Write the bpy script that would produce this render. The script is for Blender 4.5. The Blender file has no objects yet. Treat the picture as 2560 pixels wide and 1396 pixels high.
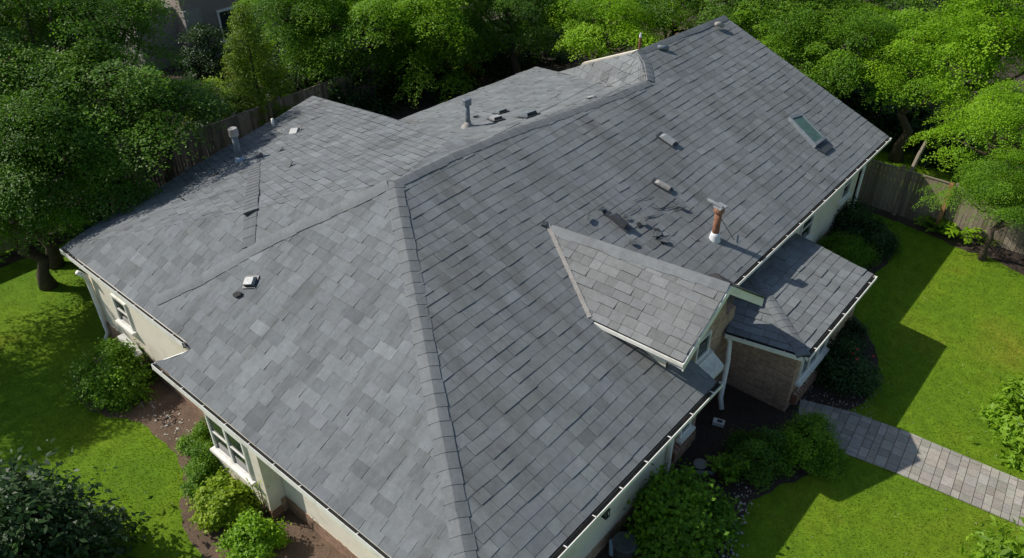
import bpy, math, random
import numpy as np
from mathutils import Vector, Matrix, noise
random.seed(7)
RNG = np.random.default_rng(11)
SC = bpy.context.scene
COL = SC.collection
# ------------------------------------------------------------ camera
CAM = np.array([0.0, 0.0, 16.8])
FPX = 2001.83
def _dir(px, py):
    r = np.array([px - 1280.0, -(py - 698.0), -FPX]); return r / np.linalg.norm(r)
_X = _dir(3400, -755); _Y = _dir(-1578, -714); _Y = _Y - _X * _X.dot(_Y); _Y /= np.linalg.norm(_Y); _Z = np.cross(_X, _Y)
ROT = np.array([_X, _Y, _Z])
cd = bpy.data.cameras.new('camera'); cam = bpy.data.objects.new('camera', cd); COL.objects.link(cam)
cam.matrix_world = Matrix([[*ROT[0], CAM[0]], [*ROT[1], CAM[1]], [*ROT[2], CAM[2]], [0, 0, 0, 1]])
cd.sensor_width = 36.0; cd.lens = FPX / 2560 * 36.0; cd.clip_start = 0.1; cd.clip_end = 3000
SC.camera = cam
# ------------------------------------------------------------ world and sun
SUN = Vector((-0.52, 0.99, 0.97)).normalized()      # towards the sun
wo = bpy.data.worlds.new('World'); SC.world = wo; wo.use_nodes = True
nt = wo.node_tree; bg = nt.nodes['Background']
sky = nt.nodes.new('ShaderNodeTexSky'); sky.sky_type = 'NISHITA'; sky.sun_disc = False
sky.sun_elevation = math.asin(SUN.z); sky.sun_rotation = math.atan2(SUN.x, SUN.y)
nt.links.new(sky.outputs[0], bg.inputs[0]); bg.inputs[1].default_value = 0.10
sl = bpy.data.lights.new('sun', 'SUN'); sl.energy = 4.4; sl.angle = math.radians(0.5); sl.color = (1.0, 0.95, 0.87)
so = bpy.data.objects.new('sun', sl); COL.objects.link(so)
so.rotation_euler = SUN.to_track_quat('Z', 'Y').to_euler(); so.location = (-20, 40, 60)
SC.view_settings.view_transform = 'Standard'; SC.view_settings.look = 'None'
SC.view_settings.exposure = 0.0; SC.view_settings.gamma = 1.0; SC.view_settings.use_curve_mapping = False
# ------------------------------------------------------------ projection helpers (photo pixels -> places in the world)
def ray(px, py): return ROT @ np.array([px - 1280.0, -(py - 698.0), -FPX])
def at(px, py, z):
    r = ray(px, py); return CAM + r * ((z - CAM[2]) / r[2])
def onpl(px, py, pl):
    n, q = pl; r = ray(px, py); return CAM + r * ((q - CAM).dot(n) / r.dot(n))
def onx(px, py, x):
    r = ray(px, py); return CAM + r * (x / r[0])
def ony(px, py, y):
    r = ray(px, py); return CAM + r * (y / r[1])
def plane(a, b, c):
    n = np.cross(np.array(b) - a, np.array(c) - a); n = n / np.linalg.norm(n)
    if n[2] < 0: n = -n
    return n, np.array(a, float)
# ------------------------------------------------------------ materials
def mat(name): 
    m = bpy.data.materials.new(name); m.use_nodes = True
    return m, m.node_tree.nodes, m.node_tree.links, m.node_tree.nodes['Principled BSDF']
def ramp(N, stops):
    r = N.new('ShaderNodeValToRGB'); e = r.color_ramp.elements
    while len(e) < len(stops): e.new(0.5)
    for k, (p, c) in enumerate(stops): e[k].position = p; e[k].color = (*c, 1)
    return r
def nz(N, L, scale, detail=4, rough=0.6, vec=None, coord='Object', dist=0.0):
    n = N.new('ShaderNodeTexNoise'); n.inputs['Scale'].default_value = scale; n.inputs['Detail'].default_value = detail
    n.inputs['Roughness'].default_value = rough; n.inputs['Distortion'].default_value = dist
    if vec is None:
        t = N.new('ShaderNodeTexCoord'); vec = t.outputs[coord]
    L.new(vec, n.inputs['Vector']); return n
def mixc(N, L, mode, a, b, f=1.0):
    m = N.new('ShaderNodeMix'); m.data_type = 'RGBA'; m.blend_type = mode
    for s, v in ((m.inputs[0], f), (m.inputs[6], a), (m.inputs[7], b)):
        if isinstance(v, bpy.types.NodeSocket): L.new(v, s)
        elif isinstance(v, tuple): s.default_value = (*v, 1)
        else: s.default_value = v
    return m.outputs[2]
def bump(N, L, h, b, strength=0.3, dist=0.02):
    u = N.new('ShaderNodeBump'); u.inputs['Strength'].default_value = strength; u.inputs['Distance'].default_value = dist
    L.new(h, u.inputs['Height']); L.new(u.outputs[0], b.inputs['Normal']); return u
def simple(name, col, rough=0.6, var=0.15, scale=6.0, metal=0.0, bmp=0.0, dirt=None):
    m, N, L, b = mat(name)
    n = nz(N, L, scale, 6, 0.65)
    lo = tuple(c * (1 - var) for c in col); hi = tuple(min(1, c * (1 + var)) for c in col)
    r = ramp(N, [(0.3, lo), (0.7, hi)]); L.new(n.outputs['Fac'], r.inputs[0]); out = r.outputs[0]
    if dirt:
        d = nz(N, L, scale * 0.35, 8, 0.75); dr = ramp(N, [(0.5, (0, 0, 0)), (0.72, (1, 1, 1))]); L.new(d.outputs['Fac'], dr.inputs[0])
        out = mixc(N, L, 'MIX', out, dirt, dr.outputs[0])
    L.new(out, b.inputs['Base Color']); b.inputs['Roughness'].default_value = rough; b.inputs['Metallic'].default_value = metal
    if bmp:
        n2 = nz(N, L, scale * 12, 3); bump(N, L, n2.outputs['Fac'], b, bmp, 0.01)
    return m
def tone_mat(name, col, rough=0.85, grain=90.0, gstr=0.35, stain=0.25, tint=(0.75, 0.66, 0.55), bmp=0.5, streak=None):
    """colour x per-face 'tone' attribute x granules x soft stains"""
    m, N, L, b = mat(name)
    a = N.new('ShaderNodeAttribute'); a.attribute_name = 'tone'
    c = mixc(N, L, 'MULTIPLY', col, a.outputs['Color'])
    g = nz(N, L, grain, 3, 0.8); gr = ramp(N, [(0.25, (1 - gstr,) * 3), (0.75, (1 + gstr,) * 3)]); L.new(g.outputs['Fac'], gr.inputs[0])
    c = mixc(N, L, 'MULTIPLY', c, gr.outputs[0])
    g3 = nz(N, L, 6.0, 5, 0.7); gr3 = ramp(N, [(0.3, (0.86,) * 3), (0.7, (1.12,) * 3)]); L.new(g3.outputs['Fac'], gr3.inputs[0])
    c = mixc(N, L, 'MULTIPLY', c, gr3.outputs[0])
    s = nz(N, L, 0.45, 7, 0.7, dist=0.6); sr = ramp(N, [(0.45, (0, 0, 0)), (0.8, (1, 1, 1))]); L.new(s.outputs['Fac'], sr.inputs[0])
    f = N.new('ShaderNodeMath'); f.operation = 'MULTIPLY'; f.inputs[1].default_value = stain; L.new(sr.outputs[0], f.inputs[0])
    c2 = mixc(N, L, 'MULTIPLY', c, tint); c = mixc(N, L, 'MIX', c, c2, f.outputs[0])
    if streak:
        t = N.new('ShaderNodeTexCoord'); mp = N.new('ShaderNodeMapping'); mp.inputs['Scale'].default_value = streak; L.new(t.outputs['Object'], mp.inputs[0])
        k = nz(N, L, 1.0, 7, 0.65, vec=mp.outputs[0]); kr = ramp(N, [(0.36, (0.80, 0.79, 0.76)), (0.5, (1, 1, 1)), (0.68, (1.10, 1.10, 1.09))]); L.new(k.outputs['Fac'], kr.inputs[0])
        c = mixc(N, L, 'MULTIPLY', c, kr.outputs[0])
        k2 = nz(N, L, 2.1, 8, 0.8); k2r = ramp(N, [(0.60, (1, 1, 1)), (0.72, (0.72, 0.70, 0.62))]); L.new(k2.outputs['Fac'], k2r.inputs[0]); c = mixc(N, L, 'MULTIPLY', c, k2r.outputs[0], 0.55)
    L.new(c, b.inputs['Base Color']); b.inputs['Roughness'].default_value = rough
    b.inputs['Specular IOR Level'].default_value = 0.3
    bump(N, L, g.outputs['Fac'], b, bmp, 0.006)
    return m
def brick_mat(name, axis, c1=(0.50, 0.33, 0.215), c2=(0.34, 0.215, 0.14), mortar=(0.48, 0.42, 0.34), soldier=False):
    m, N, L, b = mat(name)
    t = N.new('ShaderNodeTexCoord'); s = N.new('ShaderNodeSeparateXYZ'); L.new(t.outputs['Object'], s.inputs[0])
    q = N.new('ShaderNodeCombineXYZ'); a = s.outputs['Y' if axis == 'x' else 'X']
    w = nz(N, L, 3.0, 2); wm = N.new('ShaderNodeMath'); wm.operation = 'MULTIPLY_ADD'; wm.inputs[1].default_value = 0.05; L.new(w.outputs['Fac'], wm.inputs[0]); L.new(s.outputs['Z'], wm.inputs[2])
    if soldier: L.new(wm.outputs[0], q.inputs[0]); L.new(a, q.inputs[1])
    else: L.new(a, q.inputs[0]); L.new(wm.outputs[0], q.inputs[1])
    k = N.new('ShaderNodeTexBrick'); L.new(q.outputs[0], k.inputs['Vector']); k.inputs['Scale'].default_value = 1.0
    k.inputs['Brick Width'].default_value = 0.40; k.inputs['Row Height'].default_value = 0.13; k.inputs['Mortar Size'].default_value = 0.009
    k.inputs['Mortar Smooth'].default_value = 0.3; k.inputs['Bias'].default_value = -0.1
    k.inputs['Color1'].default_value = (*c1, 1); k.inputs['Color2'].default_value = (*c2, 1); k.inputs['Mortar'].default_value = (*mortar, 1)
    n = nz(N, L, 9, 6, 0.7); r = ramp(N, [(0.3, (0.62,) * 3), (0.7, (1.3,) * 3)]); L.new(n.outputs['Fac'], r.inputs[0])
    c = mixc(N, L, 'MULTIPLY', k.outputs['Color'], r.outputs[0])
    n2 = nz(N, L, 1.6, 5, 0.7); r2 = ramp(N, [(0.5, (0, 0, 0)), (0.75, (1, 1, 1))]); L.new(n2.outputs['Fac'], r2.inputs[0])
    f = N.new('ShaderNodeMath'); f.operation = 'MULTIPLY'; f.inputs[1].default_value = 0.45; L.new(r2.outputs[0], f.inputs[0])
    c = mixc(N, L, 'MIX', c, (0.27, 0.21, 0.15), f.outputs[0])
    L.new(c, b.inputs['Base Color']); b.inputs['Roughness'].default_value = 0.9
    inv = N.new('ShaderNodeMath'); inv.operation = 'SUBTRACT'; inv.inputs[0].default_value = 1.0; L.new(k.outputs['Fac'], inv.inputs[1])
    hh = N.new('ShaderNodeMath'); hh.operation = 'MULTIPLY_ADD'; hh.inputs[1].default_value = 0.4; L.new(n.outputs['Fac'], hh.inputs[0]); L.new(inv.outputs[0], hh.inputs[2])
    bump(N, L, hh.outputs[0], b, 0.8, 0.015)
    return m
def leaf_mat(name, dark, light, trans=0.38, rough=0.55):
    m, N, L, b = mat(name)
    a = N.new('ShaderNodeAttribute'); a.attribute_name = 'tone'
    r = ramp(N, [(0.0, dark), (1.0, light)]); L.new(a.outputs['Fac'], r.inputs[0])
    L.new(r.outputs[0], b.inputs['Base Color']); b.inputs['Roughness'].default_value = rough
    b.inputs['Specular IOR Level'].default_value = 0.35
    tr = N.new('ShaderNodeBsdfTranslucent'); tc = mixc(N, L, 'MULTIPLY', r.outputs[0], (1.5, 1.6, 0.5)); L.new(tc, tr.inputs[0])
    mx = N.new('ShaderNodeMixShader'); mx.inputs[0].default_value = trans
    L.new(b.outputs[0], mx.inputs[1]); L.new(tr.outputs[0], mx.inputs[2])
    L.new(mx.outputs[0], N['Material Output'].inputs[0]); return m
M = {}
M['shingle'] = tone_mat('shingle', (0.192, 0.207, 0.210), streak=(1.6, .22, .22)); M['shingle_left'] = tone_mat('shingle_mottled', (0.176, 0.191, 0.200), streak=(.25, 1.7, .25))
M['shingle_light'] = tone_mat('shingle_light', (0.208, 0.216, 0.212))
M['deck'] = simple('roof_felt', (0.035, 0.034, 0.035), 0.9)
M['cap'] = tone_mat('ridge_shingle', (0.184, 0.196, 0.198), stain=0.15)
M['stucco'] = simple('cream_stucco', (0.83, 0.76, 0.63), 0.85, 0.04, 2.0, bmp=0.25, dirt=(0.62, 0.57, 0.46))
M['stucco_shade'] = M['stucco']
M['white'] = simple('white_trim', (0.86, 0.84, 0.78), 0.5, 0.05, 5.0, dirt=(0.55, 0.52, 0.45))
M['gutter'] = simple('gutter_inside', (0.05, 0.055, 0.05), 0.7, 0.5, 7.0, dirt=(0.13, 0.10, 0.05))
M['brick_x'] = brick_mat('brick_facing_x', 'x', (0.36, 0.20, 0.12), (0.24, 0.13, 0.08)); M['brick_y'] = brick_mat('brick_facing_y', 'y')  # y-facing brick has brighter colours than x-facing, to offset shade on those walls
M['soldier_y'] = brick_mat('brick_sill_course', 'y', (0.27, 0.13, 0.085), (0.17, 0.085, 0.055), soldier=True)
M['glass'] = simple('window_glass', (0.03, 0.038, 0.035), 0.06, 0.3, 1.5)
M['skylight_glass'] = simple('skylight_glass', (0.07, 0.13, 0.105), 0.22, 0.25, 4.0)
M['metal'] = simple('galvanised_metal', (0.36, 0.37, 0.37), 0.6, 0.25, 12, metal=0.2)
M['dark_metal'] = simple('dark_metal', (0.055, 0.06, 0.065), 0.5, 0.3, 8)
M['lead'] = simple('grey_vent_pipe', (0.16, 0.19, 0.21), 0.55, 0.25, 9, dirt=(0.3, 0.3, 0.28))
M['vent_cap'] = simple('weathered_vent_cap', (0.36, 0.34, 0.31), 0.7, 0.25, 14, dirt=(0.2, 0.17, 0.14))
M['clay'] = simple('rusty_clay_pipe', (0.30, 0.135, 0.075), 0.8, 0.35, 12, dirt=(0.12, 0.06, 0.04), bmp=0.4)
M['mastic'] = simple('white_sealant', (0.72, 0.73, 0.74), 0.7, 0.15, 14, bmp=0.5)
M['bluegrey'] = simple('pale_blue_flashing', (0.42, 0.52, 0.58), 0.6, 0.2, 14)
M['bark'] = simple('bark', (0.09, 0.065, 0.045), 0.95, 0.45, 14, bmp=0.8)
M['wood'] = tone_mat('weathered_board', (0.27, 0.225, 0.175), 0.9, 40, 0.3, 0.5, (0.6, 0.62, 0.6))
M['wood_orange'] = simple('orange_post', (0.42, 0.22, 0.09), 0.8, 0.3, 10)
M['soil'] = simple('soil', (0.032, 0.022, 0.017), 0.95, 0.5, 9, bmp=1.0)
M['rubber'] = simple('black_hose', (0.02, 0.02, 0.022), 0.5)
M['stone'] = simple('pale_pebble', (0.42, 0.39, 0.34), 0.8, 0.3, 20)
M['blue_plastic'] = simple('pale_blue_plastic', (0.25, 0.36, 0.45), 0.5)
M['neighbour'] = simple('grey_brown_siding', (0.30, 0.245, 0.21), 0.9, 0.12, 3)
M['red_tile'] = simple('red_roof_tile', (0.22, 0.07, 0.05), 0.8, 0.3, 5)
LEAF = {
 'deep': leaf_mat('leaf_deep_green', (0.036, 0.10, 0.009), (0.18, 0.34, 0.028)),
 'mid': leaf_mat('leaf_mid_green', (0.05, 0.14, 0.007), (0.23, 0.41, 0.018)),
 'bright': leaf_mat('leaf_bright_green', (0.10, 0.23, 0.007), (0.34, 0.55, 0.018)),
 'yellow': leaf_mat('leaf_yellow_green', (0.15, 0.26, 0.010), (0.38, 0.48, 0.03)),
 'olive': leaf_mat('leaf_fir_green', (0.07, 0.14, 0.008), (0.20, 0.30, 0.018)),
 'red': leaf_mat('leaf_copper_red', (0.10, 0.02, 0.012), (0.30, 0.07, 0.03)),
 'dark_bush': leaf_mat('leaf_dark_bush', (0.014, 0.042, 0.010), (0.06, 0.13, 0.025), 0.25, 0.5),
 'lime': leaf_mat('leaf_lime', (0.13, 0.24, 0.012), (0.28, 0.46, 0.03)),
}
# ------------------------------------------------------------ mesh helpers
def link(name, me, parent=None, label=None, cat=None, group=None, kind=None):
    o = bpy.data.objects.new(name, me); COL.objects.link(o)
    if parent: o.parent = parent
    tag(o, label, cat, group, kind); return o
def tag(o, label=None, cat=None, group=None, kind=None):
    for k, v in (('label', label), ('category', cat), ('group', group), ('kind', kind)):
        if v: o[k] = v
    return o
def empty(name, label, cat, loc=(0, 0, 0), group=None):
    o = link(name, None, None, label, cat, group); o.location = loc; o.empty_display_size = 0.3; return o
class MB:
    """collects faces (world coordinates) and builds one mesh"""
    def __init__(s): s.v = []; s.f = []; s.t = []; s.m = []
    def poly(s, pts, tone=1.0, m=0):
        b = len(s.v); s.v.extend([tuple(map(float, p)) for p in pts]); s.f.append(tuple(range(b, b + len(pts)))); s.t.append(tone); s.m.append(m)
    def box(s, lo, hi, tone=1.0, m=0, M3=None, off=(0, 0, 0)):
        x0, y0, z0 = lo; x1, y1, z1 = hi
        c = [(x0, y0, z0), (x1, y0, z0), (x1, y1, z0), (x0, y1, z0), (x0, y0, z1), (x1, y0, z1), (x1, y1, z1), (x0, y1, z1)]
        if M3 is not None: c = [tuple(M3 @ Vector(p) + Vector(off)) for p in c]
        for q in ((0, 3, 2, 1), (4, 5, 6, 7), (0, 1, 5, 4), (1, 2, 6, 5), (2, 3, 7, 6), (3, 0, 4, 7)): s.poly([c[i] for i in q], tone, m)
    def prism(s, pts, d, tone=1.0, m=0):
        d = np.array(d, float); a = [np.array(p, float) for p in pts]; b = [p + d for p in a]; n = len(a)
        s.poly(a, tone, m); s.poly(b[::-1], tone, m)
        for i in range(n): j = (i + 1) % n; s.poly([a[j], a[i], b[i], b[j]], tone, m)
    def tube(s, pts, rad, n=8, tone=1.0, m=0, caps=True):
        pts = [Vector(p) for p in pts]; rings = []
        if not hasattr(rad, '__len__'): rad = [rad] * len(pts)
        for i, p in enumerate(pts):
            d = (pts[min(i + 1, len(pts) - 1)] - pts[max(i - 1, 0)]).normalized()
            u = d.orthogonal().normalized() if i == 0 else (pu - d * pu.dot(d)).normalized()
            pu = u; w = d.cross(u)
            rings.append([p + (u * math.cos(a) + w * math.sin(a)) * rad[i] for a in [2 * math.pi * k / n for k in range(n)]])
        for a, b in zip(rings, rings[1:]):
            for k in range(n): s.poly([a[k], a[(k + 1) % n], b[(k + 1) % n], b[k]], tone, m)
        if caps: s.poly(rings[0][::-1], tone, m); s.poly(rings[-1], tone, m)
    def build(s, name, mats, parent=None, smooth=False, bevel=0, label=None, origin=None, **k):
        me = bpy.data.meshes.new(name); v = s.v
        if origin is not None: v = [(a - origin[0], b - origin[1], c - origin[2]) for a, b, c in v]
        me.from_pydata(v, [], s.f)
        if not isinstance(mats, (list, tuple)): mats = [mats]
        for x in mats: me.materials.append(x)
        me.polygons.foreach_set('material_index', s.m)
        if smooth: me.polygons.foreach_set('use_smooth', [True] * len(s.f))
        at_ = me.attributes.new('tone', 'FLOAT_COLOR', 'FACE')
        arr = np.ones((len(s.f), 4)); 
        for i, t in enumerate(s.t): arr[i, :3] = t
        at_.data.foreach_set('color', arr.ravel()); me.update()
        o = link(name, me, parent, label, **k)
        if origin is not None: o.location = origin
        if bevel or smooth:
            import bmesh
            bm = bmesh.new(); bm.from_mesh(me); bmesh.ops.remove_doubles(bm, verts=bm.verts, dist=1e-4)
            if bevel: bmesh.ops.bevel(bm, geom=[e for e in bm.edges if e.calc_face_angle(0) > 0.6], offset=bevel, segments=2, affect='EDGES')
            bm.to_mesh(me); bm.free()
        return o
def fast_mesh(name, verts, quads, tones, material):
    me = bpy.data.meshes.new(name); nv = len(verts); nq = len(quads); k = quads.shape[1]
    me.vertices.add(nv); me.vertices.foreach_set('co', verts.astype(np.float32).ravel())
    me.loops.add(nq * k); me.loops.foreach_set('vertex_index', quads.astype(np.int32).ravel())
    me.polygons.add(nq); me.polygons.foreach_set('loop_start', np.arange(0, nq * k, k, dtype=np.int32))
    me.materials.append(material)
    a = me.attributes.new('tone', 'FLOAT_COLOR', 'FACE'); c = np.ones((nq, 4), np.float32); c[:, :3] = tones[:, None]
    a.data.foreach_set('color', c.ravel()); me.update(calc_edges=True); return me
# ------------------------------------------------------------ leaves
def leaves_mesh(name, centres, size, material, up=0.6, tone=None, aspect=0.5, seed=0, outward=None):
    """one diamond leaf, folded along its rib, per centre"""
    r = np.random.default_rng(seed); n = len(centres)
    nrm = r.normal(size=(n, 3)) * 0.34; nrm[:, 2] += up
    if outward is not None: nrm += outward * 0.35
    nrm /= np.linalg.norm(nrm, axis=1)[:, None]
    t = r.normal(size=(n, 3)); t -= nrm * (t * nrm).sum(1)[:, None]; t /= np.linalg.norm(t, axis=1)[:, None]
    b = np.cross(nrm, t); s = size * r.uniform(0.6, 1.35, n)[:, None]
    a0 = centres - t * s * 0.5; a1 = centres + b * s * 0.5 * aspect + nrm * s * 0.07; a2 = centres + t * s * 0.5 - nrm * s * 0.08; a3 = centres - b * s * 0.5 * aspect + nrm * s * 0.07
    V = np.stack([a0, a1, a2, a3], 1).reshape(-1, 3); Q = np.arange(4 * n).reshape(-1, 4)
    if tone is None: tone = r.uniform(0, 1, n)
    return fast_mesh(name, V, Q, tone, material)
def blob_points(r, n, lobes):
    pass
def crown_points(seed, R, Hh, lobes, clumps, per, flat=0.42, clump_r=0.55):
    """sub-crowns -> flat leafy pads with dark gaps between them -> leaf centres"""
    r = np.random.default_rng(seed); P = []; T = []; O = []; LC = []
    for k in range(lobes):
        a = k * 2.399 + r.uniform(-.4, .4); q = math.sqrt((k + 0.5) / lobes); rr = R * 0.76 * q
        zz = Hh * (0.60 * math.cos(q * 1.5) * r.uniform(0.6, 1.2) - 0.42 * r.uniform(0, 1) * q)
        c = np.array([math.cos(a) * rr, math.sin(a) * rr, zz]); lr = R * r.uniform(0.24, 0.40); LC.append((c, lr))
        for j in range(clumps):
            d = r.normal(size=3); d[2] = abs(d[2]) * 1.0 - 0.35; d /= np.linalg.norm(d)
            cc = c + d * lr * r.uniform(0.5, 1.1) * np.array([1, 1, 0.95]); cr = clump_r * r.uniform(0.55, 1.3)
            m = int(per * r.uniform(0.7, 1.3) * (cr / clump_r) ** 1.5); u = r.normal(size=(m, 2)); u /= np.linalg.norm(u, axis=1)[:, None] + 1e-9
            u *= (np.sqrt(r.uniform(0, 1, m)) * cr * (1 + .25 * np.sin(5 * np.arctan2(u[:, 1], u[:, 0]) + j)))[:, None]; u[:, 1] *= r.uniform(.7, 1)
            rad = np.hypot(u[:, 0], u[:, 1]); p = np.c_[u, r.normal(size=m) * cr * .08 - rad * rad * 0.42 / cr]
            p[:, 2] += -0.35 * (u @ (d[:2] / (np.linalg.norm(d[:2]) + .3)))
            P.append(cc + p); ct = r.uniform(0.2, 0.8); T.append(np.clip(ct + r.normal(size=m) * 0.10, 0, 1))
            O.append(np.tile(d, (m, 1)))
    return np.concatenate(P), np.concatenate(T), np.concatenate(O), LC
def conifer_points(seed, R, Hh, tiers, per):
    r = np.random.default_rng(seed); P = []; T = []; O = []
    for k in range(tiers):
        q = k / tiers; z = Hh * (q - 0.5); rr = R * (1 - q) ** 0.8 + 0.12
        for j in range(int(6 + 10 * (1 - q))):
            a = r.uniform(0, 6.283); d = np.array([math.cos(a), math.sin(a), 0.25]); n = int(per * (0.4 + (1 - q)))
            s = r.uniform(0.35, 1.05, n); w = r.normal(size=(n, 3)) * 0.09 * (1 + 1.2 * (1 - s))[:, None]
            P.append(d * (s * rr)[:, None] + w + [0, 0, z]); T.append(np.clip(0.2 + 0.5 * s + r.normal(size=n) * 0.15, 0, 1)); O.append(np.tile(d, (n, 1)))
    return np.concatenate(P), np.concatenate(T), np.concatenate(O)
PROTO = {}
def trunk_mesh(name, Hc, LC, rad, seed):
    r = random.Random(seed); b = MB(); top = Vector((0, 0, Hc - 0.2))
    pts = [Vector((r.uniform(-.1, .1) * i, r.uniform(-.1, .1) * i, Hc * i / 6)) for i in range(7)]
    b.tube(pts, [rad * (1.35 if i == 0 else 1 - 0.11 * i) for i in range(7)], 9)
    for c, lr in LC:
        e = Vector(c) + Vector((0, 0, Hc)); s = pts[r.choice((3, 4, 5))]; mid = s.lerp(e, 0.5) + Vector((0, 0, -0.3))
        b.tube([s, mid, e], [rad * .42, rad * .28, rad * .08], 6)
        for _ in range(3):
            q = e + Vector((r.uniform(-1, 1), r.uniform(-1, 1), r.uniform(-.2, .6))) * lr * 0.8
            b.tube([mid.lerp(e, 0.6), e.lerp(q, .5), q], [rad * .14, rad * .09, rad * .03], 4)
    return b
def tree(name, x, y, zc, R, Hh, leaf, key, label, rot=0.0, lobes=11, clumps=26, per=95, leafs=0.17, cat='tree', sc=1.0, group='trees around the garden', clump_r=1.2):
    e = empty(name, label, cat, (x, y, 0), group); e.rotation_euler.z = rot
    k = (key, leaf)
    if key not in PROTO:
        PROTO[key] = crown_points(hash(key) % 1000 if not isinstance(key, int) else key, R, Hh, lobes, clumps, per, clump_r=clump_r)
    P, T, O, LC = PROTO[key]
    if k not in PROTO:
        PROTO[k] = leaves_mesh('crown', P, leafs, LEAF[leaf], 0.75, T, 0.62, key, O)
    c = link('crown', PROTO[k], e); c.location = (0, 0, zc); c.scale = (sc, sc, sc)
    if ('trunk', key, round(zc, 1)) not in PROTO:
        o = trunk_mesh('trunk', zc, [(a * sc, l * sc) for a, l in LC], 0.24 if zc > 3 else 0.12, key).build('trunk', M['bark'], e, smooth=True)
        PROTO[('trunk', key, round(zc, 1))] = o.data
    else: link('trunk', PROTO[('trunk', key, round(zc, 1))], e)
    return e
def bush(name, x, y, R, Hh, leaf, n, leafs, seed, label, cat='bush', aspect=0.6, clumpy=0.7, group='bushes in the flower beds', ry=None, sprays=None, up=0.5):
    e = empty(name, label, cat, (x, y, 0), group); r = np.random.default_rng(seed); P = []; T = []; O = []
    ry = ry or R; k = sprays or int(60 * clumpy) + 14; stems = []
    for j in range(k):
        d = r.normal(size=3); d[2] = abs(d[2]) * 0.9 + 0.02; d /= np.linalg.norm(d); q = r.uniform(0.6, 1.0)
        lump = 1 + 0.16 * math.sin(3 * math.atan2(d[1], d[0]) + seed) * (1 - d[2])
        c = np.array([d[0] * R * q * lump, d[1] * ry * q * lump, 0.08 + d[2] * Hh * q]); cr = R * 0.27 * r.uniform(0.6, 1.25); stems.append(c)
        m = int(n / k * r.uniform(0.6, 1.4)); p = r.normal(size=(m, 3)) * np.array([cr, cr, cr * 0.6]) * 0.6
        pp = c + p; pp[:, 2] = np.maximum(pp[:, 2], 0.04); P.append(pp)
        T.append(np.clip(r.uniform(0.15, 0.7) + r.normal(size=m) * 0.17, 0, 1)); O.append(np.tile(d, (m, 1)))
    link('foliage', leaves_mesh('foliage', np.concatenate(P), leafs, LEAF[leaf], up, np.concatenate(T), aspect, seed, np.concatenate(O)), e)
    b = MB()
    for c in stems[:: max(1, len(stems) // 14)]: b.tube([(c[0] * .12, c[1] * .12, 0), (c[0] * .5, c[1] * .5, c[2] * .6), tuple(c)], [0.028, 0.018, 0.006], 5)
    b.build('stems', M['bark'], e); return e
def sprig(name, x, y, h, nst, per, leafs, leaf, seed, label, cat='plant', spread=0.5, aspect=0.33, group='bushes in the flower beds', droop=0.5, width=None):
    """plant of arching stems with paired pointed leaves"""
    e = empty(name, label, cat, (x, y, 0), group); r = np.random.default_rng(seed); V = []; T = []; b = MB(); UPV = np.array([0, 0, 1.0])
    for j in range(nst):
        a = r.uniform(0, 6.283); sp = spread * r.uniform(0.3, 1.1); hh = h * r.uniform(0.65, 1.1); tip = np.array([math.cos(a) * sp, math.sin(a) * sp, hh])
        base = np.array([math.cos(a), math.sin(a), 0]) * 0.05 * r.uniform(0, 3)
        f = lambda s: base * (1 - s) + tip * np.array([s ** 1.3, s ** 1.3, math.sin(min(s, 1) * 1.45)]) 
        b.tube([f(s) for s in (0, .33, .66, 1)], [0.014, 0.011, 0.008, 0.004], 4)
        for i in range(per):
            s = 0.25 + 0.75 * (i + .5) / per; p = f(s); dr = f(min(1, s + .05)) - f(s - .05); dr /= np.linalg.norm(dr)
            side = np.cross(dr, UPV); side /= np.linalg.norm(side) + 1e-6; side = side * (1 if i % 2 else -1)
            t = side * 0.8 + dr * 0.7 + r.normal(size=3) * 0.22; t[2] -= droop * 0.2; t /= np.linalg.norm(t)
            nn = np.cross(t, np.cross(UPV + r.normal(size=3) * .25, t)); nn /= np.linalg.norm(nn); w = np.cross(nn, t); L_ = leafs * r.uniform(.7, 1.2)
            V.append([p, p + t * L_ * .5 + w * L_ * aspect * .5 - nn * 0.0, p + t * L_ - nn * L_ * .22, p + t * L_ * .5 - w * L_ * aspect * .5]); T.append(np.clip(0.15 + 0.6 * s + r.normal() * .15, 0, 1))
    V = np.array(V).reshape(-1, 3); link('foliage', fast_mesh('foliage', V, np.arange(len(V)).reshape(-1, 4), np.array(T), LEAF[leaf]), e)
    b.build('stems', M['bark'], e); return e
# ------------------------------------------------------------ SETTING: ground, lawns, beds, path
def ground_mat():
    m, N, L, b = mat('lawn_grass')
    n1 = nz(N, L, 0.22, 6, 0.6, dist=0.5); r1 = ramp(N, [(0.30, (0.098, 0.205, 0.012)), (0.55, (0.150, 0.250, 0.012)), (0.74, (0.235, 0.25, 0.022))]); L.new(n1.outputs['Fac'], r1.inputs[0])
    n2 = nz(N, L, 34, 6, 0.9); r2 = ramp(N, [(0.28, (0.45,) * 3), (0.7, (1.5,) * 3)]); L.new(n2.outputs['Fac'], r2.inputs[0])
    n3 = nz(N, L, 2.4, 6, 0.7); r3 = ramp(N, [(0.3, (0.75,) * 3), (0.7, (1.25,) * 3)]); L.new(n3.outputs['Fac'], r3.inputs[0])
    c = mixc(N, L, 'MULTIPLY', mixc(N, L, 'MULTIPLY', r1.outputs[0], r2.outputs[0]), r3.outputs[0])
    L.new(c, b.inputs['Base Color']); b.inputs['Roughness'].default_value = 0.9; b.inputs['Specular IOR Level'].default_value = 0.15
    bump(N, L, n2.outputs['Fac'], b, 0.6, 0.05); return m
M['lawn'] = ground_mat()
g = MB(); g.poly([(-600, -600, 0), (900, -600, 0), (900, 900, 0), (-600, 900, 0)]); g.build('ground', M['lawn'], kind='structure')
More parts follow.
